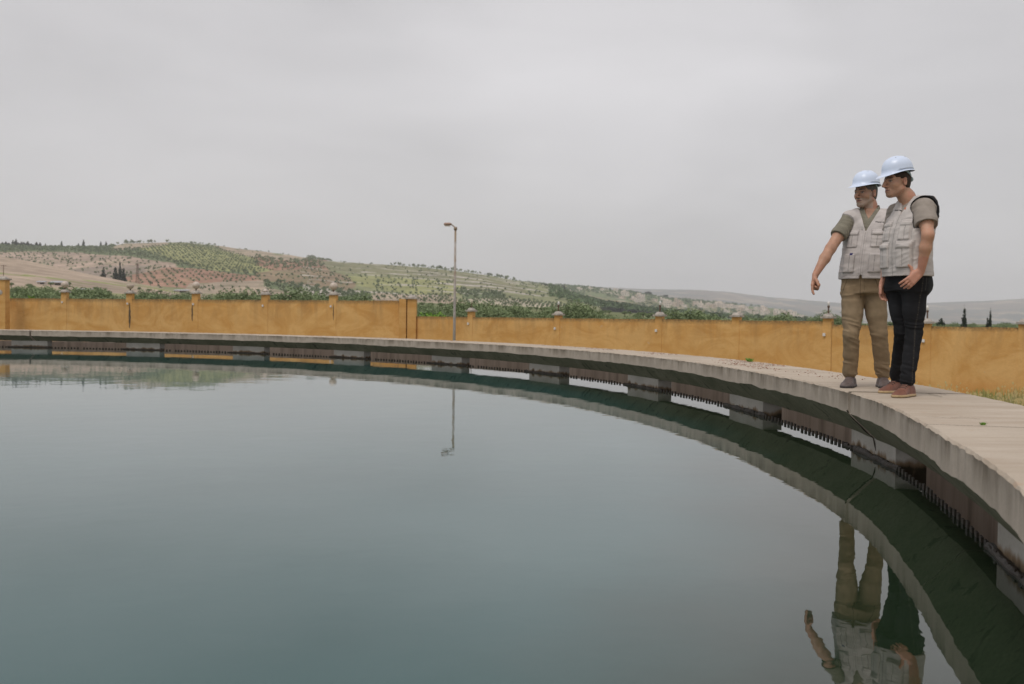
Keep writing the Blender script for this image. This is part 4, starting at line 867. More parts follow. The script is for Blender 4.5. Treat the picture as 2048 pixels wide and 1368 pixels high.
class Head:
    """frame: f forward, l left, u up; c = centre between the ears at eye level"""
    def __init__(s, c, azd, pitch, k=1., roll=0.):
        f0 = az(azd); up = np.array((0, 0, 1.)); p = math.radians(pitch); s.f = f0*math.cos(p)-up*math.sin(p); s.l = np.cross(up, f0); s.u = np.cross(s.f, s.l); s.c = np.array(c, float); s.k = k; s.B = np.stack([s.f, s.l, s.u], 1).astype(np.float32)
    def w(s, f, l, u): return s.c+(s.f*f+s.l*l+s.u*u)*s.k
    def loc(s, P): return ((P-s.c.astype(np.float32))@s.B)/s.k
    def sdf(s, P, smile=0, brow=1., nose=1.):
        Q = s.loc(P); A = Q.copy(); A[:, 1] = np.abs(A[:, 1])                  # mirrored halves
        d = ell(Q, (-.012, 0, .030), (.100, .076, .092)); d = su(d, ell(Q, (.022, 0, -.035), (.068, .060, .088)), .03)
        d = su(d, cone(A, (-.008, .055, -.060), (.060, .014, -.103), .018, .020), .03); d = su(d, ell(Q, (.066, 0, -.104), (.026, .026, .020)), .02)
        d = su(d, ell(A, (.050, .042, -.030), (.030, .024, .026)), .025)
        d = su(d, cone(A, (.087, .008, .022), (.068, .050, .018), .0085*brow, .008), .014)
        d = sdiff(d, ell(A, (.094, .033, -.002), (.017, .019, .011)), .010)
        d = su(d, ell(A, (.0745, .033, -.003), (.0125, .0135, .0115)), .003); d = su(d, cone(A, (.084, .018, .010), (.078, .048, .006), .0045, .004), .006)
        d = su(d, chain(Q, [(.089, 0, .012), (.090+.016*nose, 0, -.014), (.090+.028*nose, 0, -.037)], [.009, .011, .0130], .01), .010); d = su(d, ell(A, (.101, .013, -.044), (.012, .008, .008)), .008)
        d = sdiff(d, ell(A, (.104, .008, -.051), (.007, .004, .004)), .003)
        d = su(d, ell(Q, (.083, 0, -.075), (.018, .028, .020)), .012); d = su(d, cone(A, (.099, .0, -.0665), (.087, .022, -.0695), .0055, .003), .005); d = su(d, cone(A, (.097, .0, -.0795), (.087, .018, -.0765), .0062, .003), .005)
        d = sdiff(d, cone(A, (.106, 0, -.0730), (.088, .027, -.0720+smile), .0022, .0018), .003)
        d = sdiff(d, cone(A, (.094, .020, -.040), (.083, .034, -.066), .0025, .0025), .007)
        e = ell(A, (-.016, .080, -.012), (.017, .009, .032)); e = sdiff(e, ell(A, (-.010, .088, -.010), (.009, .007, .020)), .004); e = su(e, cone(A, (-.026, .085, .010), (-.020, .082, .018), .004, .004), .004)
        d = su(d, e, .005); return d*s.k
    def paint(s, P, c, skin, beard=None, browc=(.03, .02, .015), lip=(.33, .13, .11)):
        Q = s.loc(P); A = Q.copy(); A[:, 1] = np.abs(A[:, 1]); hd = (Q[:, 2] > -.135) & (np.abs(Q[:, 0]) < .14) & (A[:, 1] < .11) & (Q[:, 2] < .2)
        def mixin(mask, col, k): nonlocal c; k = (k*mask)[:, None]; c = c*(1-k)+np.array(col)*k
        n_ = vn3(P, 5, 90)*.5+.5
        if beard is not None:
            k = np.clip((-.045-Q[:, 2])/.02, 0, 1)*np.clip((Q[:, 0]+.01)/.02, 0, 1)*np.clip((.5-.0+Q[:, 0]*4), 0, 1); k2 = np.clip(1-np.hypot((Q[:, 0]-.098)/.03, (Q[:, 2]+.058)/.010), 0, 1)*(A[:, 1] < .03)*2; lipz = (np.abs(Q[:, 2]+.073) < .012) & (Q[:, 0] > .084) & (A[:, 1] < .022); side = (Q[:, 0] > -.01) & (Q[:, 0] < .035) & (Q[:, 2] < .0) & (A[:, 1] > .045)
            mixin(hd & ~lipz, beard, np.clip(np.maximum(np.maximum(k, k2), side*.7), 0, 1)*(.50+.36*n_))
        mixin(hd & (ell(A, (.094, .0, -.0730), (.020, .021, .0105)) < 0) & (Q[:, 0] > .080), lip, .8); mixin(hd & (cone(A, (.106, 0, -.0730), (.088, .027, -.0715), .0022, .0016) < .0012), (.06, .02, .02), .9)
        mixin(hd & (cone(A, (.096, .014, .022), (.078, .052, .023), .005, .0035) < .0015), browc, .70)
        mixin(hd & (ell(A, (.086, .033, -.002), (.013, .0155, .0062)) < .0), (.42, .38, .35), .9); mixin(hd & (ell(A, (.088, .034, -.002), (.012, .006, .0062)) < .0), (.02, .012, .01), .97); mixin(hd & (cone(A, (.088, .019, .0035), (.079, .048, .002), .002, .002) < .0012), (.05, .025, .02), .8)
        mixin(hd & (np.hypot((Q[:, 0]-.104)/.008, (Q[:, 2]+.051)/.005) < 1) & (A[:, 1] < .013), (.09, .03, .025), .8); mixin(hd, (.50, .17, .12), np.clip(1-np.linalg.norm((A-np.array((.112, 0, -.040), np.float32))/np.array((.03, .03, .022)), axis=1), 0, 1)*.5)
        mixin(hd & (A[:, 1] > .070) & (Q[:, 0] < .01), (.52, .20, .14), .35); return c
def helmet(hd, parent, label, tilt=0., lift=.0, roll=0.):
    """hard hat: domed shell with ridges, peak, rim, vents, inner strap with a rear knob"""
    O = hd.w(-.008, 0, .068+lift); ct, st_ = math.cos(math.radians(tilt)), math.sin(math.radians(tilt)); F = hd.f*ct-hd.u*st_; U = hd.u*ct+hd.f*st_; Lv = hd.l; KK = hd.k*.965; W_ = lambda f, l, u: O+(F*f+Lv*l+U*u)*KK
    V = []; na, nr = 72, 22; HD = .122
    for i in range(na):
        a = 2*math.pi*i/na; ca, sa = math.cos(a), math.sin(a); fr = max(ca, 0)
        for j in range(nr):
            t = j/(nr-1)
            if t < .74:
                q_ = t/.74*math.pi/2; s_ = math.sin(q_)**.92; z = HD*math.cos(q_)**.86+.012*sa*sa*t/.74; rf = .128 if ca > 0 else .132
                ridge = .005*max(0, 1-abs(sa*s_*.11)/.020)*(1-t) + .0045*max(0, 1-abs(abs(sa*s_*.11)-.043)/.012)*(1-t*.8)
                r_ = 1.; V.append(W_(ca*rf*s_, sa*.108*s_, z+ridge+.006))
            else:
                k = (t-.74)/.26; br = .010+.058*fr**1.6; dz = -.004-.008*k-.018*fr**2*k*k+.004*math.sin(math.pi*k)*(fr < .5)+.012*sa*sa; rb = .002*(k > .99)
                band = .004*math.sin(math.pi*min(1, k*4)) if k < .25 else 0
                V.append(W_(ca*(.129+(br*k)+band), sa*(.109+(.012*k+.010*fr*k)+band), dz))
    F_ = grid_faces(na, nr, True); V = np.array(V)
    # outer and inner skins
    Vi = O+(V-O)*.975-U*.001; m_ = len(V); Ff = F_.tolist(); Fi = (F_[:, ::-1]+m_).tolist(); rim = [(i*nr+nr-1, m_+i*nr+nr-1, m_+((i+1) % na)*nr+nr-1, ((i+1) % na)*nr+nr-1) for i in range(na)]
    pw = np.array(parent_world(parent)); o = obj('helmet', np.concatenate([V, Vi])-pw, Ff+Fi+rim, M_helm, parent, True); o['label'] = label
    for sgn in (-1, 1):
        for f0 in (-.040, -.006, .028):
            for l0 in (.046,):
                rho = math.hypot(f0/.13, l0/.108); mb = MB(); c = W_(f0, sgn*l0, HD*math.cos(math.asin(rho**(1/.92)))**.86+.0062); a = unit(F*1-U*(f0*6)); n_ = unit(U+F*f0*7+Lv*sgn*l0*11); b = np.cross(n_, a); q4 = [c+a*.012+b*.005+n_*.003, c-a*.012+b*.005+n_*.003, c-a*.012-b*.005+n_*.003, c+a*.012-b*.005+n_*.003]; q5 = [p-n_*.006 for p in q4]; mb.add([Vector(p-pw) for p in q4+q5], [(0, 1, 2, 3), (7, 6, 5, 4), (0, 4, 5, 1), (1, 5, 6, 2), (2, 6, 7, 3), (3, 7, 4, 0)]); mb.build('vent', M_black, o)
    V = []; n_ = 60                             # headband strap: band round the skull dipping at the nape
    for i in range(n_):
        a = 2*math.pi*i/n_; ca, sa = math.cos(a), math.sin(a); bk = max(-ca, 0); dz = .004-.075*bk**1.3; hw = .0085+.004*bk
        for rr_, zz in ((0, hw), (.003, hw), (.003, -hw), (0, -hw)): V.append(W_(ca*(.104+rr_), sa*(.089+rr_), dz+zz)-pw)
    obj('headband', np.array(V), [(i*4+k, i*4+(k+1) % 4, ((i+1) % n_)*4+(k+1) % 4, ((i+1) % n_)*4+k) for i in range(n_) for k in range(4)], M_strap, o)
    mb = MB(); a = W_(-.104, 0, -.070)-pw; b = W_(-.130, 0, -.074)-pw; mb.tube([a, a*.5+b*.5, b], [.019, .021, .016], 14); mb.build('knob', M_strap, o, True)
    return o
FN = {}
def hand(P, wr, d, n_, side, curls, spread=.0, k=1., thumb=(.55, .3), bend=None):
    """wr wrist, d along palm, n_ palm normal (inside), side = thumb side direction. curls: per finger (knuckle, mid, tip) bend in degrees"""
    d = unit(d); side = unit(np.array(side)-d*np.dot(side, d)); n_ = unit(np.cross(d, side)*np.sign(np.dot(np.cross(d, side), n_))); wr = np.array(wr, float)
    pc = wr+d*.045*k; dd = None
    for o_ in (-.028, -.010, .010, .028):
        e = cone(P, wr+side*o_*.65*k+d*.005, wr+(d*.088+side*o_)*k, .0155*k, .0125*k); dd = e if dd is None else su(dd, e, .012)
    dd = su(dd, cone(P, wr+side*.018*k, wr+(d*.045+side*.034+n_*.008)*k, .017*k, .013*k), .012)
    for i, (o_, ln) in enumerate(((.029, .075), (.010, .082), (-.010, .077), (-.028, .062))):
        a = wr+(d*.086+side*o_)*k; ang = 0; dr = unit(d+side*(o_*spread*12)); pts = [a]; 
        for fr, cu in zip((.45, .30, .25), curls[i]):
            ang += math.radians(cu); v = dr*math.cos(ang)+n_*math.sin(ang); pts.append(pts[-1]+v*ln*fr*k)
        dd = su(dd, chain(P, pts, [.0105*k, .0095*k, .0088*k, .0078*k], .003), .004)
    a = wr+(d*.035+side*.034+n_*.008)*k; v1 = unit(d*thumb[0]+side*(1-thumb[0])+n_*thumb[1]); v2 = unit(v1+d*.5); dd = su(dd, chain(P, [a, a+v1*.036*k, a+v1*.036*k+v2*.030*k], [.0135*k, .0115*k, .0095*k], .004), .006)
    return dd
SKIN = np.array((.54, .305, .205))
def rnd(P): return vn3(P, 3, 30)
#@@PERSON_A  (right man: dark jeans, brown shoes)
ZT = q['zT']
def shoe(name, heel, toe, wd, ht, up, mat_cols, parent, lace=False, sock=None):
    heel = np.array((heel[0], heel[1], ZT)); toe = np.array((toe[0], toe[1], ZT)); d = toe-heel; L_ = np.linalg.norm(d); d /= L_; s_ = np.array((-d[1], d[0], 0)); z = np.array((0, 0, 1.))
    def fn(P):
        Q = P-heel.astype(np.float32); x = Q@d.astype(np.float32)/L_; y = Q@s_.astype(np.float32); h = Q[:, 2]
        wprof = np.interp(x, [0, .06, .2, .42, .7, .88, 1.0], [.55, .80, .84, .78, 1.0, .80, .30])*wd/2; hp = np.interp(x, [-.02, .05, .15, .32, .45, .6, .8, .93, 1.0], [.7, .95, 1., 1., .86, .62, .44, .34, .2])*ht
        e = (np.sqrt((np.abs(y)/wprof)**2.5*(1+0*x)+(np.clip(h-.018, 0, None)/np.maximum(hp-.018, .01))**2.2)-1)*np.minimum(wprof, hp)*.8
        ex = np.maximum(-x, x-1)*L_; d1 = np.maximum(np.maximum(e, ex), -h+.0); d1 = np.where(h < .018, np.maximum((np.abs(y)-wprof)*.9, np.maximum(ex, -h)), d1)
        sole = np.maximum(np.maximum((np.abs(y)-wprof-.005)*.9, np.maximum(-x-.02, x-1.015)*L_), np.maximum(h-.020, -h)); r_ = su(d1, sole, .003)
        if lace:
            for xx in (.42, .49, .56): r_ = su(r_, np.maximum(np.maximum(np.abs(x-xx)*L_-.004, np.abs(y)-.024), np.abs(h-hp)-.004), .003)
        return r_+rnd(P)*.0008
    def cf(P):
        Q = P-heel.astype(np.float32); x = Q@d.astype(np.float32)/L_; y = Q@s_.astype(np.float32); h = Q[:, 2]; c = np.tile(np.array(mat_cols[0]), (len(P), 1)); n_ = vn3(P, 9, 40)[:, None]; c = c*(1+.18*n_)
        c[h < .020] = mat_cols[1]; c[(h < .005)] = np.array(mat_cols[1])*.5
        if lace:
            hp = np.interp(x, [.32, .45, .6, .8], [1., .86, .62, .44])*ht; k = (np.min([np.abs(x-xx) for xx in (.42, .49, .56)], axis=0)*L_ < .0045) & (np.abs(y) < .026) & (h > hp-.010); c[k] = (.035, .02, .015); k = (x < .06) & (h > .3*ht) & (h < .75*ht) & (np.abs(y) < .03); c[k] = c[k]*.3
            seam = (np.abs(x-.66-.6*(y/wd)**2) < .006) & (h > .03); c[seam] *= .6
        else: seam = (np.abs(x-.40+.25*(h/ht-.5)) < .02) & (np.abs(y) > .018) & (h > .03); c[seam] *= .45
        return c
    m_ = np.minimum(heel, toe)-.09; M_ = np.maximum(heel, toe)+.09; m_[2] = ZT-.004; M_[2] = ZT+ht+.02
    return sobj(name, fn, m_, M_, .0035, M_shoe, parent, cf)
def make_person(cfg):
    root = tag(empty('person', cfg['root']), cfg['label'], 'person'); return root
def bbox(pts, pad): A = np.array(pts); return A.min(0)-pad, A.max(0)+pad
def fold(P, O, ax, amp, freq, seed, lo=None, hi=None):
    """soft cloth wrinkles running across an axis, fading outside lo..hi along it"""
    ax = np.array(ax, np.float32); ax = ax/np.linalg.norm(ax); t = (P-np.array(O, np.float32))@ax; Q = P*np.float32(6.5)+(t*freq*.34)[:, None]*ax+vn3(P, seed+2, 5)[:, None]*.7; n_ = vn3(Q, seed, 1.); w_ = (np.abs(n_)*2.2-.7)*amp*(.7+.5*vn3(P, seed+1, 5))
    if lo is not None: w_ = w_*np.clip((t-lo)/.05, 0, 1)*np.clip((hi-t)/.05, 0, 1)
    return w_.astype(np.float32)
def raised(P, d, O, Fv, Lv, rects, front=True):
    """pockets: rectangles in (left, height) raised from the cloth on one side of the body"""
    Q = P-np.array(O, np.float32); l = Q@np.array(Lv, np.float32); f = Q@np.array(Fv, np.float32); z = Q[:, 2]; up = 0
    for (l0, l1, z0, z1, th) in rects:
        r_ = .012; dx = np.maximum(l0-l, l-l1)+r_; dz = np.maximum(z0-z, z-z1)+r_; b_ = np.hypot(np.maximum(dx, 0), np.maximum(dz, 0))+np.minimum(np.maximum(dx, dz), 0)-r_; up = up+th*np.clip(.5-b_/.006, 0, 1)*(f > 0)
    return d-up
# ---- depths of the two men from where their soles meet the slab
def gpt(px, py): return np.array(on_z(px, py, ZT))
def A3(px, py, Y): return np.array(at(px, py, Y))
def person_A():
    h1, t1 = gpt(1841, 789.5), gpt(1790, 795.5); h2, t2 = gpt(1812, 783.5), gpt(1761, 786.5)
    # unit foot lengths
    for a, b in ((h1, t1), (h2, t2)): v = b-a; v = v/np.linalg.norm(v)*.285; a[:] = b-v
    Yc = float((h1[1]+t1[1]+h2[1]+t2[1])/4); root = tag(empty('person', (float((h1[0]+h2[0])/2), Yc, ZT)), 'man in dark jeans and brown laced shoes, nearest the camera, hand on his hip', 'person')
    W = lambda px, py, dy=0.: A3(px, py, Yc+dy)
    Fv = az(66); Lv = np.cross((0, 0, 1.), Fv)
    hipc = W(1813, 562); O = np.array((hipc[0], Yc, ZT))
    # joints: near = his left side (towards the camera), far = his right
    hn, hf = W(1828, 580, -.06), W(1796, 582, .08); kn, kf = W(1828, 662, -.08), W(1806, 662, .06); an, af = W(1829, 762, -.02), W(1808, 760, .10)
    an[0:2] = h1[:2]+(t1-h1)[:2]*.27; af[0:2] = h2[:2]+(t2-h2)[:2]*.27; an[2] = ZT+.10; af[2] = ZT+.10
    shn, shf = W(1848, 417, -.13), W(1793, 424, .13); el = W(1856, 470, -.26); wr = W(1842, 543, -.195); hdn = W(1821, 562, -.20)
    elf = W(1775, 495, .20); wrf = W(1768, 562, .14)
    hd = Head(W(1793.5, 362.5, 0), 74, 3, .955); nb = W(1827, 412, .01); nt2 = hd.w(-.028, 0, -.055)
    tab = [(.78, .0, 0, .158, .110), (.90, .0, 0, .168, .122), (1.0, .012, 0, .165, .126), (1.10, .02, 0, .168, .130), (1.22, .012, 0, .178, .128), (1.32, .0, 0, .182, .12), (1.40, -.012, 0, .170, .10), (1.46, -.02, 0, .12, .075)]
    # torso axis leans so that it follows the photo: x offset per height
    def lean(P): R_ = P.copy(); z = P[:, 2]-ZT; R_[:, 0] -= np.interp(z, [.75, .95, 1.2, 1.4, 1.5], [0, .006, .018, .045, .05]).astype(np.float32); return R_
    def torso(P, g=0.): T_ = [(z, f, l, a+g, b+g) for z, f, l, a, b in tab]; T_[0] = (T_[0][0]-g,)+T_[0][1:]; T_[-1] = (T_[-1][0]+g,)+T_[-1][1:]; return secs(lean(P), O, Fv, Lv, T_)
    def shoulders(P, g=0.): return chain(P, [shf, nb+np.array((0, 0, -.020)), shn], [.052+g, .062+g, .055+g], .03)
    hdir = unit(hdn-wr); fk = ((4, 14, 10), (8, 18, 12), (14, 24, 16), (20, 30, 20))
    def arm_n(P, g=0): return chain(P, [shn, shn*.45+el*.55, el, el*.65+wr*.35, wr], [.058+g, .049+g, .041+g, .041+g, .026+g], .02)
    def body(P):
        d = su(torso(P, -.014), shoulders(P, -.006), .03)
        for a, b, c in ((hn, kn, an), (hf, kf, af)): d = su(d, chain(P, [a, b, c], [.078, .050, .034], .02), .03)
        for a, t in ((an, t1), (af, t2)): d = su(d, cone(P, a-np.array((0, 0, .05)), (a*.45+np.array((t[0], t[1], ZT-.02))*.55), .026, .018), .02)
        d = su(d, chain(P, [nb+np.array((0, 0, -.04)), nb*.5+nt2*.5, nt2], [.066, .058, .057], .02), .03); d = su(d, arm_n(P), .02); d = su(d, chain(P, [shf, elf, wrf], [.052, .040, .026], .02), .02)
        hw = hand(P, wr+hdir*.015, hdir, np.array((.05, .95, -.25)), np.array((-.5, .1, .85)), fk, .40, .98, (-1.5, .0)); d = su(d, hw, .012)
        hf_ = hand(P, wrf+np.array((0, 0, -.01)), np.array((-.05, -.05, -1.)), np.array((.2, -.3, 0)), np.array((-1, -.3, 0)), ((18, 30, 25),)*4, .05, 1.0, (.75, .4)); d = su(d, hf_, .012)
        return su(d, hd.sdf(P, smile=.002, nose=1.2), .012)
    def bc(P):
        c = np.tile(SKIN, (len(P), 1)); c = c*(1+.10*vn3(P, 12, 22)[:, None]); k = np.clip(1-np.linalg.norm(P-el.astype(np.float32), axis=1)/.07, 0, 1)[:, None]; c = c*(1-k*.35)+np.array((.52, .19, .12))*k*.35
        k = ((P[:, 2]-ZT) < 1.02)[:, None]*.4; c = c*(1-k)+np.array((.52, .21, .16))*k; c = hd.paint(P, c, SKIN, None); 
        Q = hd.loc(P); A = np.abs(Q[:, 1]); st_ = (np.clip((-.055-Q[:, 2])/.03, 0, 1)*np.clip((Q[:, 0]+.03)/.04, 0, 1)*(Q[:, 2] > -.13))[:, None]*.22; return c*(1-st_)+np.array((.14, .10, .085))*st_
    lo, hi = bbox([h1, t1, h2, t2, hd.w(.15, 0, .15), shn, el, elf, hd.w(-.13, 0, 0)], .13); lo[2] = ZT+.002
    sobj('body', body, lo, hi, .0042, M_skin, root, bc)
    # hair
    def hair(P):
        Q = hd.loc(P); A = Q.copy(); A[:, 1] = np.abs(A[:, 1]); d = ell(Q, (-.014, 0, .030), (.104, .0805, .096)); d = su(d, ell(Q, (-.045, 0, -.02), (.062, .070, .075)), .02); cut = np.maximum((Q[:, 0]-.045-.5*np.clip(Q[:, 2]-.01, -1, 1)), -Q[:, 2]-.075); d = np.maximum(d, cut*.8); d = np.maximum(d, np.where(Q[:, 0] > -.012, .012-Q[:, 2]+(Q[:, 0] > .02)*.012, -1)); d = np.maximum(d, -ell(A, (-.012, .088, -.012), (.022, .022, .034))); return d*hd.k+rnd(P)*.001
    a, b = bbox([hd.w(-.12, -.1, -.1), hd.w(.1, .1, .15), hd.w(.1, -.1, .15), hd.w(-.12, .1, -.1)], .02); sobj('hair', hair, a, b, .0035, M_hair, root, lambda P: np.tile(np.array((.045, .028, .018)), (len(P), 1))*(1+.3*vn3(P, 4, 60)[:, None]))
    helmet(hd, root, 'white hard hat with grey ratchet knob at the nape', 7, .002)
    # jeans
    def jeans(P):
        R_ = P
        d = torso(P, .003)
        kn2, kf2 = kn+np.array((0, 0, .0)), kf
        dn = chain(P, [hn+np.array((0, 0, .02)), (hn+kn)/2, kn2, (kn2+an)/2, an+np.array((0, 0, .02))], [.093, .080, .062, .055, .052], .015)
        df = chain(P, [hf+np.array((0, 0, .02)), (hf+kf)/2, kf2, (kf2+af)/2, af+np.array((0, 0, .02))], [.090, .077, .060, .054, .052], .015)
        bt = ell(P, hipc+np.array((.04, 0, -.02))-Fv*.035, (.125, .125, .12)); d = su(su(d, bt, .04), su(dn, df, .015), .04)
        d = d+fold(P, kn, (0, -.25, 1), .0050, 95, 31, -.16, .12)+fold(P, an, (.2, 0, 1), .0075, 120, 33, -.1, .16)+fold(P, hn, (-.5, 0, 1), .003, 70, 35, -.1, .14)+rnd(P)*.0015
        z = P[:, 2]-ZT; d = np.maximum(d, z-1.0); hem = .048+.010*vn3(P, 8, 8); d = np.maximum(d, hem-z); return d
    def jc(P):
        c = np.tile(np.array((.013, .0132, .015)), (len(P), 1)); n_ = vn3(P*np.array((1, 1, .5), np.float32), 41, 12); fade = np.exp(-((P[:, 2]-ZT-.62)/.22)**2)*.9; c = c*(1+.35*n_[:, None]+fade[:, None]*.5*np.clip(n_, 0, 1)[:, None])
        ridge = vn3(P*np.array((1, 1, 3), np.float32), 44, 22); c = c*(1+.55*np.clip(ridge-.25, 0, 1)[:, None])
        # outseam with stitching, back pocket edge
        t = np.clip((P[:, 2]-an[2])/(hn[2]-an[2]), 0, 1.3)[:, None]; ctr = an+(hn-an)*t; s_ = (P-ctr)@(Fv*.25-0).astype(np.float32); out_ = (P-ctr)@np.array((.0, -1, 0), np.float32); off = (P-ctr)@np.array((1, 0, 0), np.float32); k = (np.abs(off-.014) < .0035) & (out_ > .03); c[k] = c[k]*.4+np.array((.10, .085, .07))*.6*(.6+.4*np.sin(P[k, 2:3]*900))
        z = P[:, 2]-ZT; k = (np.abs(z-.90-(off-.05)*.2) < .003) & (off > .04) & (out_ > -.02); c[k] = (.06, .055, .05); k = (np.abs(off-.045) < .0028) & (z > .78) & (z < .90) & (out_ > 0); c[k] = (.05, .045, .04); return c
    lo2, hi2 = bbox([h1, t1, h2, t2, hn, hf], .20); lo2[2] = ZT+.03; hi2[2] = ZT+1.03; sobj('jeans', jeans, lo2, hi2, .005, M_trs, root, jc)
    shoe('shoe', h1, t1, .102, .098, None, ((.20, .085, .058), (.50, .36, .20)), root, True); shoe('shoe', h2, t2, .102, .098, None, ((.19, .08, .055), (.50, .36, .20)), root, True)
    # grey-beige T-shirt
    cuff = shn*.36+el*.64
    def sleeve_n(P, g=0):
        ax = unit(el-shn); d = chain(P, [shn, shn*.5+el*.5, cuff+ax*.06], [.075+g, .076+g, .078+g], .02); return np.maximum(d, (P-cuff.astype(np.float32))@ax.astype(np.float32))
    def shirt(P):
        d = su(torso(P, .004), shoulders(P, .008), .03); axf = unit(elf-shf); sf = np.maximum(chain(P, [shf, elf], [.068, .066], .02), (P-(shf*.45+elf*.55).astype(np.float32))@axf.astype(np.float32)); d = su(su(d, sleeve_n(P), .02), sf, .02)
        d = np.maximum(d, .93-(P[:, 2]-ZT)); d = np.maximum(d, -cone(P, nb+np.array((-.02, 0, .012)), nt2+np.array((0, 0, .1)), .056, .11)); 
        Q = (P-cuff.astype(np.float32)); ax = unit(el-shn).astype(np.float32); t = Q@ax; inner = chain(P, [cuff, cuff+ax*.05], [.070, .070], .01); d = np.maximum(d, -np.maximum(inner, -(t+.012)))
        return d+fold(P, shn, (.3, .2, 1), .003, 75, 51)+rnd(P)*.001
    def sc(P): return np.tile(np.array((.345, .30, .262)), (len(P), 1))*(1+.06*vn3(P, 6, 20)[:, None])
    lo3, hi3 = bbox([O+np.array((-.2, -.2, .86)), O+np.array((.22, .25, 1.5)), shn, el, shf, elf], .1); sobj('shirt', shirt, lo3, hi3, .0045, M_shirt, root, sc)
    # vest
    vz0 = .885
    nv = W(1766, 440); 
    def vest(P):
        Q = P-O.astype(np.float32); z = Q[:, 2]; d = su(torso(P, .018)-.010*np.clip((1.12-z)/.3, 0, 1), shoulders(P, .017), .03)
        tabz = np.clip(z, .8, 1.5); R_ = lean(P)-O.astype(np.float32); l = R_@Lv.astype(np.float32); f = R_@Fv.astype(np.float32)
        d = d+fold(P, O, (.25, 0, 1), .0030, 62, 61)+fold(P, O, (-.5, .0, .8), .0022, 110, 63)
        # pockets mirrored left and right of the zip
        up = 0
        for z0, z1, l0, l1, th in ((1.150, 1.285, .045, .130, .009), (1.258, 1.300, .041, .134, .006), (.945, 1.125, .038, .148, .013), (1.090, 1.140, .034, .152, .006)):
            al = np.abs(l); s_ = .010; b_ = np.hypot(np.maximum(np.maximum(l0-al, al-l1)+s_, 0), np.maximum(np.maximum(z0-z, z-z1)+s_, 0))-s_; up = up+th*np.clip(.5-b_/.007, 0, 1)*(f > .0)
        al = np.abs(l); up = up-.004*(np.abs(al-.092) < .003)*(f > 0)*(((z > .95) & (z < 1.08)) | ((z > 1.15) & (z < 1.25)))
        d = d-up
        d = np.maximum(d, vz0-z-.02*np.clip(f/.15, 0, 1)*0); 
        # armholes
        axn = unit(el-shn); ahn = cone(P, shn-axn*.01+np.array((0, 0, -.01)), shn+np.array((.015, -.16, .03))-0, .090, .10); ahf = cone(P, shf, shf+np.array((-.03, .2, 0)), .088, .10); d = np.maximum(d, -ahn); d = np.maximum(d, -ahf)
        d = np.maximum(d, -(sleeve_n(P, .004)))
        # neck and V opening
        d = np.maximum(d, -cone(P, nb+np.array((0, 0, .022)), nt2+np.array((0, 0, .12)), .064, .11)); vk = np.maximum(np.maximum(np.abs(l)-(z-1.33)*.36, -f), 1.33-z); d = np.maximum(d, -vk)
        return d+rnd(P)*.001
    def vc(P):
        c = np.tile(np.array((.58, .535, .51)), (len(P), 1))*(1+.05*vn3(P, 7, 18)[:, None]); R_ = lean(P)-O.astype(np.float32); l = R_@Lv.astype(np.float32); f = R_@Fv.astype(np.float32); z = R_[:, 2]
        axn = unit(el-shn); ahn = cone(P, shn-axn*.01+np.array((0, 0, -.01)), shn+np.array((.015, -.16, .03)), .090, .10); back = f < .02; k = ((ahn < .006) | ((sleeve_n(P, .004) < .006))) & (z > 1.17); c[k] = (.02, .02, .022); k = (ahn < .03) & back & (z > 1.28); c[k] = (.02, .02, .022)
        k = (np.abs(l) < .004) & (f > 0) & (z < 1.34); c[k] = c[k]*.62; k = (np.abs(np.abs(l)-.014) < .0022) & (f > 0) & (z < 1.34); c[k] = c[k]*.85
        al = np.abs(l)
        for z0, z1, l0, l1 in ((1.145, 1.285, .045, .135), (1.255, 1.300, .040, .140), (.945, 1.125, .035, .150), (1.085, 1.140, .030, .155)):
            b_ = np.maximum(np.maximum(l0-al, al-l1), np.maximum(z0-z, z-z1)); k = (np.abs(b_-.002) < .0028) & (f > 0); c[k] = c[k]*.76
        k = (np.abs(z-vz0-.028) < .0022); c[k] = c[k]*.82; k = (np.abs(al-.092) < .003) & (f > 0) & (((z > .95) & (z < 1.08)) | ((z > 1.15) & (z < 1.25))); c[k] = c[k]*.7
        return c
    lo4, hi4 = bbox([O+np.array((-.24, -.24, .86)), O+np.array((.27, .25, 1.5)), shn, shf], .07); ve = sobj('vest', vest, lo4, hi4, .0042, M_vest, root, vc)
    return dict(root=root, vest=vest, ve=ve, O=O, F=Fv, L=Lv, hd=hd, W=W, lean=.03)
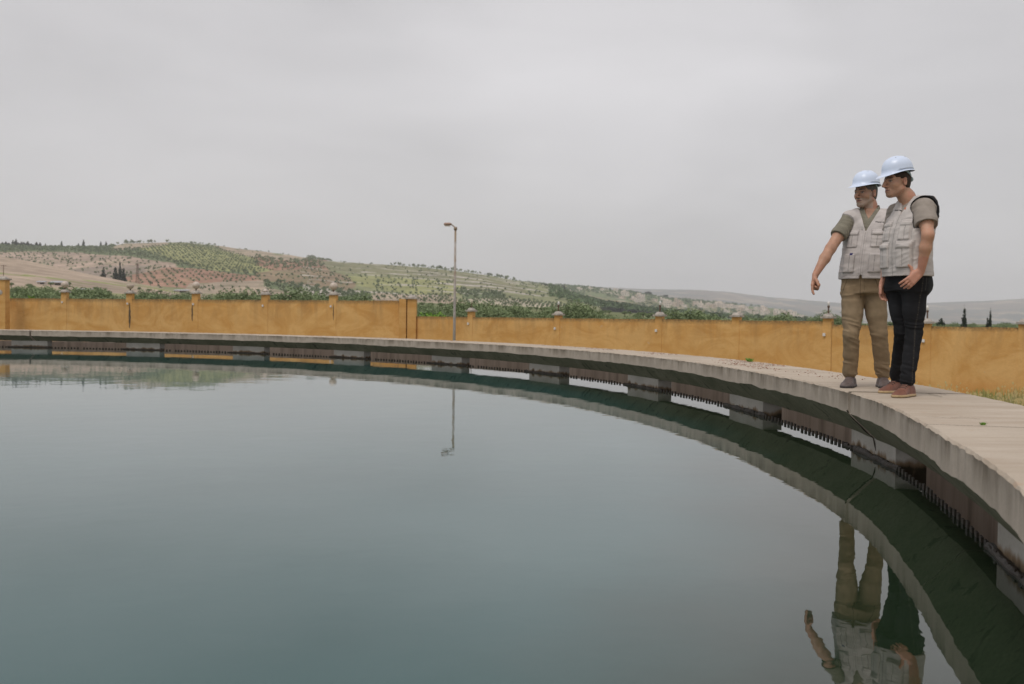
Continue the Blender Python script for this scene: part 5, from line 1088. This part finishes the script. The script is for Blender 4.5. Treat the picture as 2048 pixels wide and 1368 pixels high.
def person_B():
    h1, t1 = gpt(1716, 769), gpt(1690, 776.5); h2, t2 = gpt(1752, 770), gpt(1776, 778)
    for a, b in ((h1, t1), (h2, t2)): v = b-a; v = v/np.linalg.norm(v)*.285; a[:] = b-v
    Yc = float((h1[1]+t1[1]+h2[1]+t2[1])/4); root = tag(empty('person', (float((h1[0]+h2[0])/2), Yc, ZT)), 'older bearded man in khaki trousers pointing down at the water', 'person')
    W = lambda px, py, dy=0.: A3(px, py, Yc+dy)
    Fv = az(30); Lv = np.cross((0, 0, 1.), Fv); hipc = W(1726, 572); O = np.array((hipc[0], Yc, ZT))
    # r = his right (image left), l = his left (behind the other man)
    hr, hl = W(1706, 590, .02), W(1748, 590, -.02); kr, kl = W(1703, 668, -.03), W(1758, 668, -.03); ar, al_ = W(1706, 755), W(1757, 755)
    ar[:2] = h1[:2]+(t1-h1)[:2]*.27; al_[:2] = h2[:2]+(t2-h2)[:2]*.27; ar[2] = al_[2] = ZT+.10
    shr, shl = W(1699, 437, .02), W(1777, 437, .02); elr = W(1661, 497, -.10); wrr = W(1631, 549, -.20); eln = W(1795, 500, .05); wln = W(1800, 560, .0)
    hd = Head(W(1731.0, 385.5, 0), 58, 2, .96); nb = W(1742, 424, .01); nt2 = hd.w(-.03, 0, -.055)
    tab = [(.78, .0, 0, .160, .115), (.90, .0, 0, .172, .125), (1.0, .012, 0, .172, .13), (1.10, .018, 0, .170, .132), (1.22, .010, 0, .176, .125), (1.32, .0, 0, .180, .118), (1.40, -.010, 0, .170, .10), (1.455, -.02, 0, .12, .075)]
    def lean(P): R_ = P.copy(); z = P[:, 2]-ZT; R_[:, 0] -= np.interp(z, [.75, .95, 1.2, 1.4, 1.5], [0, .006, .030, .050, .055]).astype(np.float32); return R_
    def torso(P, g=0.): T_ = [(z, f, l, a+g, b+g) for z, f, l, a, b in tab]; T_[0] = (T_[0][0]-g,)+T_[0][1:]; T_[-1] = (T_[-1][0]+g,)+T_[-1][1:]; return secs(lean(P), O, Fv, Lv, T_)
    def shoulders(P, g=0.): return chain(P, [shr, nb+np.array((0, 0, -.035)), shl], [.052+g, .062+g, .052+g], .03)
    ptd = unit(W(1622, 592, -.26)-wrr)
    def body(P):
        d = su(torso(P, -.014), shoulders(P, -.006), .03)
        for a, b, c in ((hr, kr, ar), (hl, kl, al_)): d = su(d, chain(P, [a, b, c], [.078, .050, .034], .02), .03)
        for a, t in ((ar, t1), (al_, t2)): d = su(d, cone(P, a-np.array((0, 0, .05)), (a*.45+np.array((t[0], t[1], ZT-.02))*.55), .026, .018), .02)
        d = su(d, chain(P, [nb+np.array((0, 0, -.04)), nb*.5+nt2*.5, nt2], [.066, .058, .058], .02), .03); d = su(d, chain(P, [shr, shr*.5+elr*.5, elr, elr*.62+wrr*.38, wrr], [.056, .050, .042, .042, .026], .02), .02); d = su(d, chain(P, [shl, eln, wln], [.052, .040, .026], .02), .02)
        hw = hand(P, wrr+ptd*.012, ptd, np.array((.75, -.3, .15)), np.array((-.45, -.9, .1)), ((8, 12, 10), (74, 90, 50), (78, 95, 50), (80, 95, 50)), .05, 1.12, (.93, .75)); d = su(d, hw, .012)
        hl_ = hand(P, wln, np.array((.0, -.05, -1.)), np.array((-.2, -.3, 0)), np.array((-.3, -1, 0)), ((18, 30, 25),)*4, .05, 1.0, (.75, .4)); d = su(d, hl_, .012)
        return su(d, hd.sdf(P, smile=.001), .012)
    def bc(P):
        c = np.tile(SKIN*.88, (len(P), 1)); c = c*(1+.12*vn3(P, 12, 22)[:, None]); k = ((P[:, 2]-ZT) < 1.0)[:, None]*.3; c = c*(1-k)+np.array((.42, .17, .11))*k; return hd.paint(P, c, SKIN, (.42, .37, .33), (.045, .035, .03), (.28, .12, .10))
    lo, hi = bbox([h1, t1, h2, t2, hd.w(.15, 0, .15), shr, wrr+ptd*.16, eln, hd.w(-.13, 0, 0), wln], .13); lo[2] = ZT+.002; sobj('body', body, lo, hi, .0042, M_skin, root, bc)
    def hair(P):
        Q = hd.loc(P); A = Q.copy(); A[:, 1] = np.abs(A[:, 1]); d = ell(Q, (-.014, 0, .030), (.104, .0805, .096)); d = su(d, ell(Q, (-.045, 0, -.02), (.062, .070, .075)), .02); cut = np.maximum((Q[:, 0]-.045-.5*np.clip(Q[:, 2]-.01, -1, 1)), -Q[:, 2]-.075); d = np.maximum(d, cut*.8); d = np.maximum(d, np.where(Q[:, 0] > -.012, .004-Q[:, 2]+(Q[:, 0] > .02)*.012, -1)); d = np.maximum(d, -ell(A, (-.012, .088, -.012), (.022, .022, .034))); return d*hd.k+rnd(P)*.001
    a, b = bbox([hd.w(-.12, -.1, -.1), hd.w(.1, .1, .15), hd.w(.1, -.1, .15), hd.w(-.12, .1, -.1)], .02); sobj('hair', hair, a, b, .0035, M_hair, root, lambda P: np.tile(np.array((.12, .105, .095)), (len(P), 1))*(1+.5*vn3(P, 4, 60)[:, None]))
    helmet(hd, root, 'white hard hat partly hidden behind the other man', 0, -.004)
    def trs(P):
        d = torso(P, .003)
        dr = chain(P, [hr+np.array((0, 0, .02)), (hr+kr)/2, kr, (kr+ar)/2, ar+np.array((0, 0, .03))], [.096, .083, .064, .061, .061], .015); dl = chain(P, [hl+np.array((0, 0, .02)), (hl+kl)/2, kl, (kl+al_)/2, al_+np.array((0, 0, .03))], [.096, .083, .065, .061, .062], .015)
        d = su(d, su(dr, dl, .012), .035); d = d+fold(P, kr, (.35, 0, 1), .0068, 75, 71, -.14, .14)+fold(P, ar, (.1, 0, 1), .0095, 85, 73, -.1, .15)+fold(P, hr, (0, 0, 1), .0028, 100, 75, -.08, .14)+rnd(P)*.002
        z = P[:, 2]-ZT; d = np.maximum(d, z-1.0); hem = .055+.014*vn3(P, 18, 8); return np.maximum(d, hem-z)
    def tc_(P):
        c = np.tile(np.array((.285, .205, .125)), (len(P), 1)); n_ = vn3(P*np.array((1, 1, .5), np.float32), 42, 10); c = c*(1+.12*n_[:, None]); z = P[:, 2]-ZT
        fade = np.exp(-((z-.62)/.16)**2)[:, None]*.30; c = c*(1-fade)+np.array((.38, .30, .20))*fade; R_ = lean(P)-O.astype(np.float32); l = R_@Lv.astype(np.float32); f = R_@Fv.astype(np.float32)
        k = (np.abs(l-.0) < .0025) & (f > 0) & (z > .74); c[k] *= .55; k = (np.abs(l-.03-np.clip(.80-z, 0, .1)*-.3) < .002) & (f > 0) & (z > .78); c[k] *= .7; k = (np.abs(z-.925) < .002); c[k] *= .7
        for s_ in (-1, 1): k = (np.abs(s_*l-.10-(.92-z)*.35) < .0028) & (f > 0) & (z > .76) & (z < .92); c[k] *= .5
        return c
    lo2, hi2 = bbox([h1, t1, h2, t2, hr, hl], .20); lo2[2] = ZT+.03; hi2[2] = ZT+1.03; sobj('trousers', trs, lo2, hi2, .005, M_trs, root, tc_)
    shoe('shoe', h1, t1, .108, .100, None, ((.125, .095, .088), (.06, .05, .048)), root); shoe('shoe', h2, t2, .108, .100, None, ((.125, .095, .088), (.06, .05, .048)), root)
    cuff = shr*.36+elr*.64; axr = unit(elr-shr)
    def sleeve(P, g=0): d = chain(P, [shr, shr*.5+elr*.5, cuff+axr*.06], [.058+g, .064+g, .071+g], .02); return np.maximum(d, (P-cuff.astype(np.float32))@axr.astype(np.float32))
    def shirt(P):
        d = su(torso(P, .004), shoulders(P, .008), .03); axf = unit(eln-shl); sf = np.maximum(chain(P, [shl, eln], [.068, .070], .02), (P-(shl*.4+eln*.6).astype(np.float32))@axf.astype(np.float32)); d = su(su(d, sleeve(P), .02), sf, .02)
        # stand-up collar with open V
        R_ = lean(P)-O.astype(np.float32); l = R_@Lv.astype(np.float32); f = R_@Fv.astype(np.float32); z = R_[:, 2]
        col = np.abs(cone(P, nb+np.array((0, 0, -.05)), nb*.45+nt2*.55, .079, .074))-.004; col = np.maximum(col, (z-1.50-.01*np.clip(-f/.05, -1, 1))); vk = np.maximum(np.abs(l)-(z-1.385)*.55, -f); col = np.maximum(col, -vk); d = np.maximum(d, -cone(P, nb+np.array((0, 0, -.02)), nt2+np.array((0, 0, .05)), .073, .10)); d = np.maximum(d, -np.maximum(vk, 1.385-z)); d = su(d, col, .004)
        # turned-down collar points
        for s_ in (-1, 1): c0 = nb+Lv*s_*.055+Fv*.055+np.array((0, 0, -.012)); c1 = nb+Lv*s_*.082+Fv*.100+np.array((0, 0, -.050)); d = np.minimum(d, cone(P, c0, c1, .024, .008, Fv, .40))
        d = np.maximum(d, .93-z); t = (P-cuff.astype(np.float32))@axr.astype(np.float32); inner = cone(P, cuff-axr*.02, cuff+axr*.05, .074, .078); d = np.maximum(d, -np.maximum(inner, -(t+.014))); return d+fold(P, shr, (.3, .2, 1), .0028, 80, 81)+rnd(P)*.001
    def sc(P):
        c = np.tile(np.array((.29, .265, .205)), (len(P), 1)); R_ = lean(P)-O.astype(np.float32); l = R_@Lv.astype(np.float32); z = R_[:, 2]; k = np.sin(l*2*math.pi/.009) > .25; c[k] = (.17, .158, .125); ck = np.sin(z*2*math.pi/.012) > .55; c[ck] *= .85; return c
    lo3, hi3 = bbox([O+np.array((-.2, -.2, .86)), O+np.array((.24, .2, 1.5)), shr, cuff, shl, eln], .10); hi3[2] = ZT+1.56; sobj('shirt', shirt, lo3, hi3, .0042, M_shirt, root, sc)
    vz0 = .895
    PK = ((1.150, 1.280, .055, .138, .009), (1.252, 1.295, .050, .142, .006), (.945, 1.095, .058, .148, .011))
    def vest(P):
        z = P[:, 2]-ZT; d = su(torso(P, .017)-.012*np.clip((1.12-z)/.3, 0, 1), shoulders(P, .016), .03); R_ = lean(P)-O.astype(np.float32); l = R_@Lv.astype(np.float32); f = R_@Fv.astype(np.float32)
        d = d+fold(P, O, (.2, 0, 1), .0024, 60, 91)+fold(P, O, (-.6, .0, .8), .0018, 100, 93); up = 0; al = np.abs(l)
        for z0, z1, l0, l1, th in PK: s_ = .010; b_ = np.hypot(np.maximum(np.maximum(l0-al, al-l1)+s_, 0), np.maximum(np.maximum(z0-z, z-z1)+s_, 0))-s_; up = up+th*np.clip(.5-b_/.007, 0, 1)*(f > 0)
        d = d-up; d = np.maximum(d, vz0-z); pl = (.050-(P-shr.astype(np.float32))@unit(np.array((-1., 0, -.1))).astype(np.float32)); d = np.maximum(d, -np.maximum(cone(P, shr+axr*.01, shr+np.array((-.17, -.02, .0)), .11, .13), pl)); d = np.maximum(d, -cone(P, shl, shl+np.array((.2, .03, 0)), .085, .10)); d = np.maximum(d, -np.maximum(sleeve(P, .003), pl))
        d = np.maximum(d, -cone(P, nb+np.array((0, 0, -.02)), nt2+np.array((0, 0, .05)), .080, .11)); vk = np.maximum(np.maximum(np.abs(l)-(z-1.275)*.42, -f), 1.275-z); d = np.maximum(d, -vk); 
        tri = np.maximum(np.maximum(np.abs(l)-.008-(vz0+.03-z)*.15, -f), z-vz0-.028); return np.maximum(d, -tri)+rnd(P)*.001
    def vc(P):
        c = np.tile(np.array((.60, .55, .53)), (len(P), 1))*(1+.05*vn3(P, 7, 18)[:, None]); R_ = lean(P)-O.astype(np.float32); l = R_@Lv.astype(np.float32); f = R_@Fv.astype(np.float32); z = R_[:, 2]; al = np.abs(l)
        k = (al < .0035) & (f > 0) & (z < 1.275); c[k] = c[k]*.75; k = (np.abs(al-.016) < .0022) & (f > 0) & (z < 1.275); c[k] = c[k]*.82
        for z0, z1, l0, l1, th in PK: b_ = np.maximum(np.maximum(l0-al, al-l1), np.maximum(z0-z, z-z1)); k = (np.abs(b_-.002) < .003) & (f > 0); c[k] = c[k]*.74
        k = (np.abs(al-.098) < .0028) & (f > 0) & (((z > .955) & (z < 1.085)) | ((z > 1.16) & (z < 1.245))); c[k] = c[k]*.6; k = np.abs(z-vz0-.026) < .002; c[k] *= .82; k = (sleeve(P, .003) < .005) & (z > 1.15); c[k] *= .5
        k = (l < -.075) & (l > -.10) & (z > 1.085) & (z < 1.103) & (f > 0); c[k] = (.02, .02, .12); return c
    lo4, hi4 = bbox([O+np.array((-.24, -.22, .87)), O+np.array((.27, .22, 1.5)), shr, shl], .07); ve = sobj('vest', vest, lo4, hi4, .0042, M_vest, root, vc)
    return dict(root=root, vest=vest, ve=ve, O=O, F=Fv, L=Lv, hd=hd, W=W)
PA = person_A(); PB_ = person_B()
# ---- chest lettering laid onto the cloth
def march(fn, P, n_, off):
    P = np.array(P, np.float32); n_ = np.array(n_, np.float32)
    for _ in range(60): d = fn(P); P = P-n_*(d-off)[:, None]*.7
    return P
def lettering(pp, text, px, py, height, mat, name='chest_lettering', bold=.0):
    cu = bpy.data.curves.new('t', 'FONT'); cu.body = text; cu.size = height*1.38; cu.offset = bold; cu.align_x = 'LEFT'; ob = bpy.data.objects.new('t', cu); C.objects.link(ob)
    dg = bpy.context.evaluated_depsgraph_get(); me = bpy.data.meshes.new_from_object(ob.evaluated_get(dg)); bpy.data.objects.remove(ob); 
    v = np.array([x.co[:] for x in me.vertices]); c = pp['W'](px, py, 0)
    # start outside the chest and settle on the vest surface
    dirn = (np.array((0, 0, CAMZ))*0+np.array(cam.location)*0+np.array((0., 0., CAMZ))-c); dirn[2] = 0; dirn = unit(dirn); 
    R_ = None
    s_ = c+dirn*.35
    for _ in range(80): dd = pp['vest'](np.array([s_], np.float32))[0]; s_ = s_-dirn*dd*.7
    e = .004; g = np.array([pp['vest'](np.array([s_+np.eye(3)[i]*e], np.float32))[0]-pp['vest'](np.array([s_-np.eye(3)[i]*e], np.float32))[0] for i in range(3)]); nn = unit(g); rt = unit(np.cross((0, 0, 1.), nn)); up = np.cross(nn, rt)
    P = s_+v[:, 0:1]*rt+v[:, 1:2]*up+nn*.02; P = march(pp['vest'], P, nn, .002)
    F = [tuple(p.vertices) for p in me.polygons]; o = obj(name, P-np.array(parent_world(pp['ve'])), F, mat, pp['ve']); return s_, rt, up, nn
M_txt = Mat('print_black', .8, .2).color((.03, .03, .03)).m
lettering(PB_, 'World Vision', 1750.5, 448.5, .0125, M_txt, bold=.0004)
s_, rt, up, nn = lettering(PA, 'World Vision', 1789, 421.5, .0115, M_txt, bold=.0004)
c = s_+rt*.098+up*.014; P = march(PA['vest'], np.array([c-rt*.014-up*.004, c+rt*.014-up*.008, c+rt*.012+up*.015, c-rt*.001+up*.003])+nn*.03, nn, .004); obj('orange_star_mark', P-np.array(parent_world(PA['ve'])), [(0, 1, 2, 3)], M_orange, PA['ve'])
# zip pull on the pointing man's vest
zp_ = PB_['W'](1730, 458, 0); s_ = zp_+unit(PB_['F'])*.3
for _ in range(80): s_ = s_-unit(PB_['F'])*PB_['vest'](np.array([s_], np.float32))[0]*.7
pw = np.array(parent_world(PB_['ve'])); mb = MB(); mb.tube([Vector(s_-pw+PB_['F']*.004+np.array((0, 0, .012))), Vector(s_-pw+PB_['F']*.005-np.array((0, 0, .014)))], [.004, .0055], 8); mb.build('zip_pull', M_zip, PB_['ve'])
#@@HAZE
bx = MB(); bx.box(-9300, 10800, -2500, 10800, -95, 420); m_ = bpy.data.materials.new('air_haze'); m_.use_nodes = True; t_ = m_.node_tree; t_.nodes.remove(t_.nodes['Principled BSDF'])
pv = t_.nodes.new('ShaderNodeVolumePrincipled'); pv.inputs['Color'].default_value = (.95, .965, 1, 1); pv.inputs['Density'].default_value = .00014; pv.inputs['Anisotropy'].default_value = 0.0
t_.links.new(pv.outputs[0], t_.nodes['Material Output'].inputs['Volume']); tag(bx.build('haze', m_), kind='stuff')
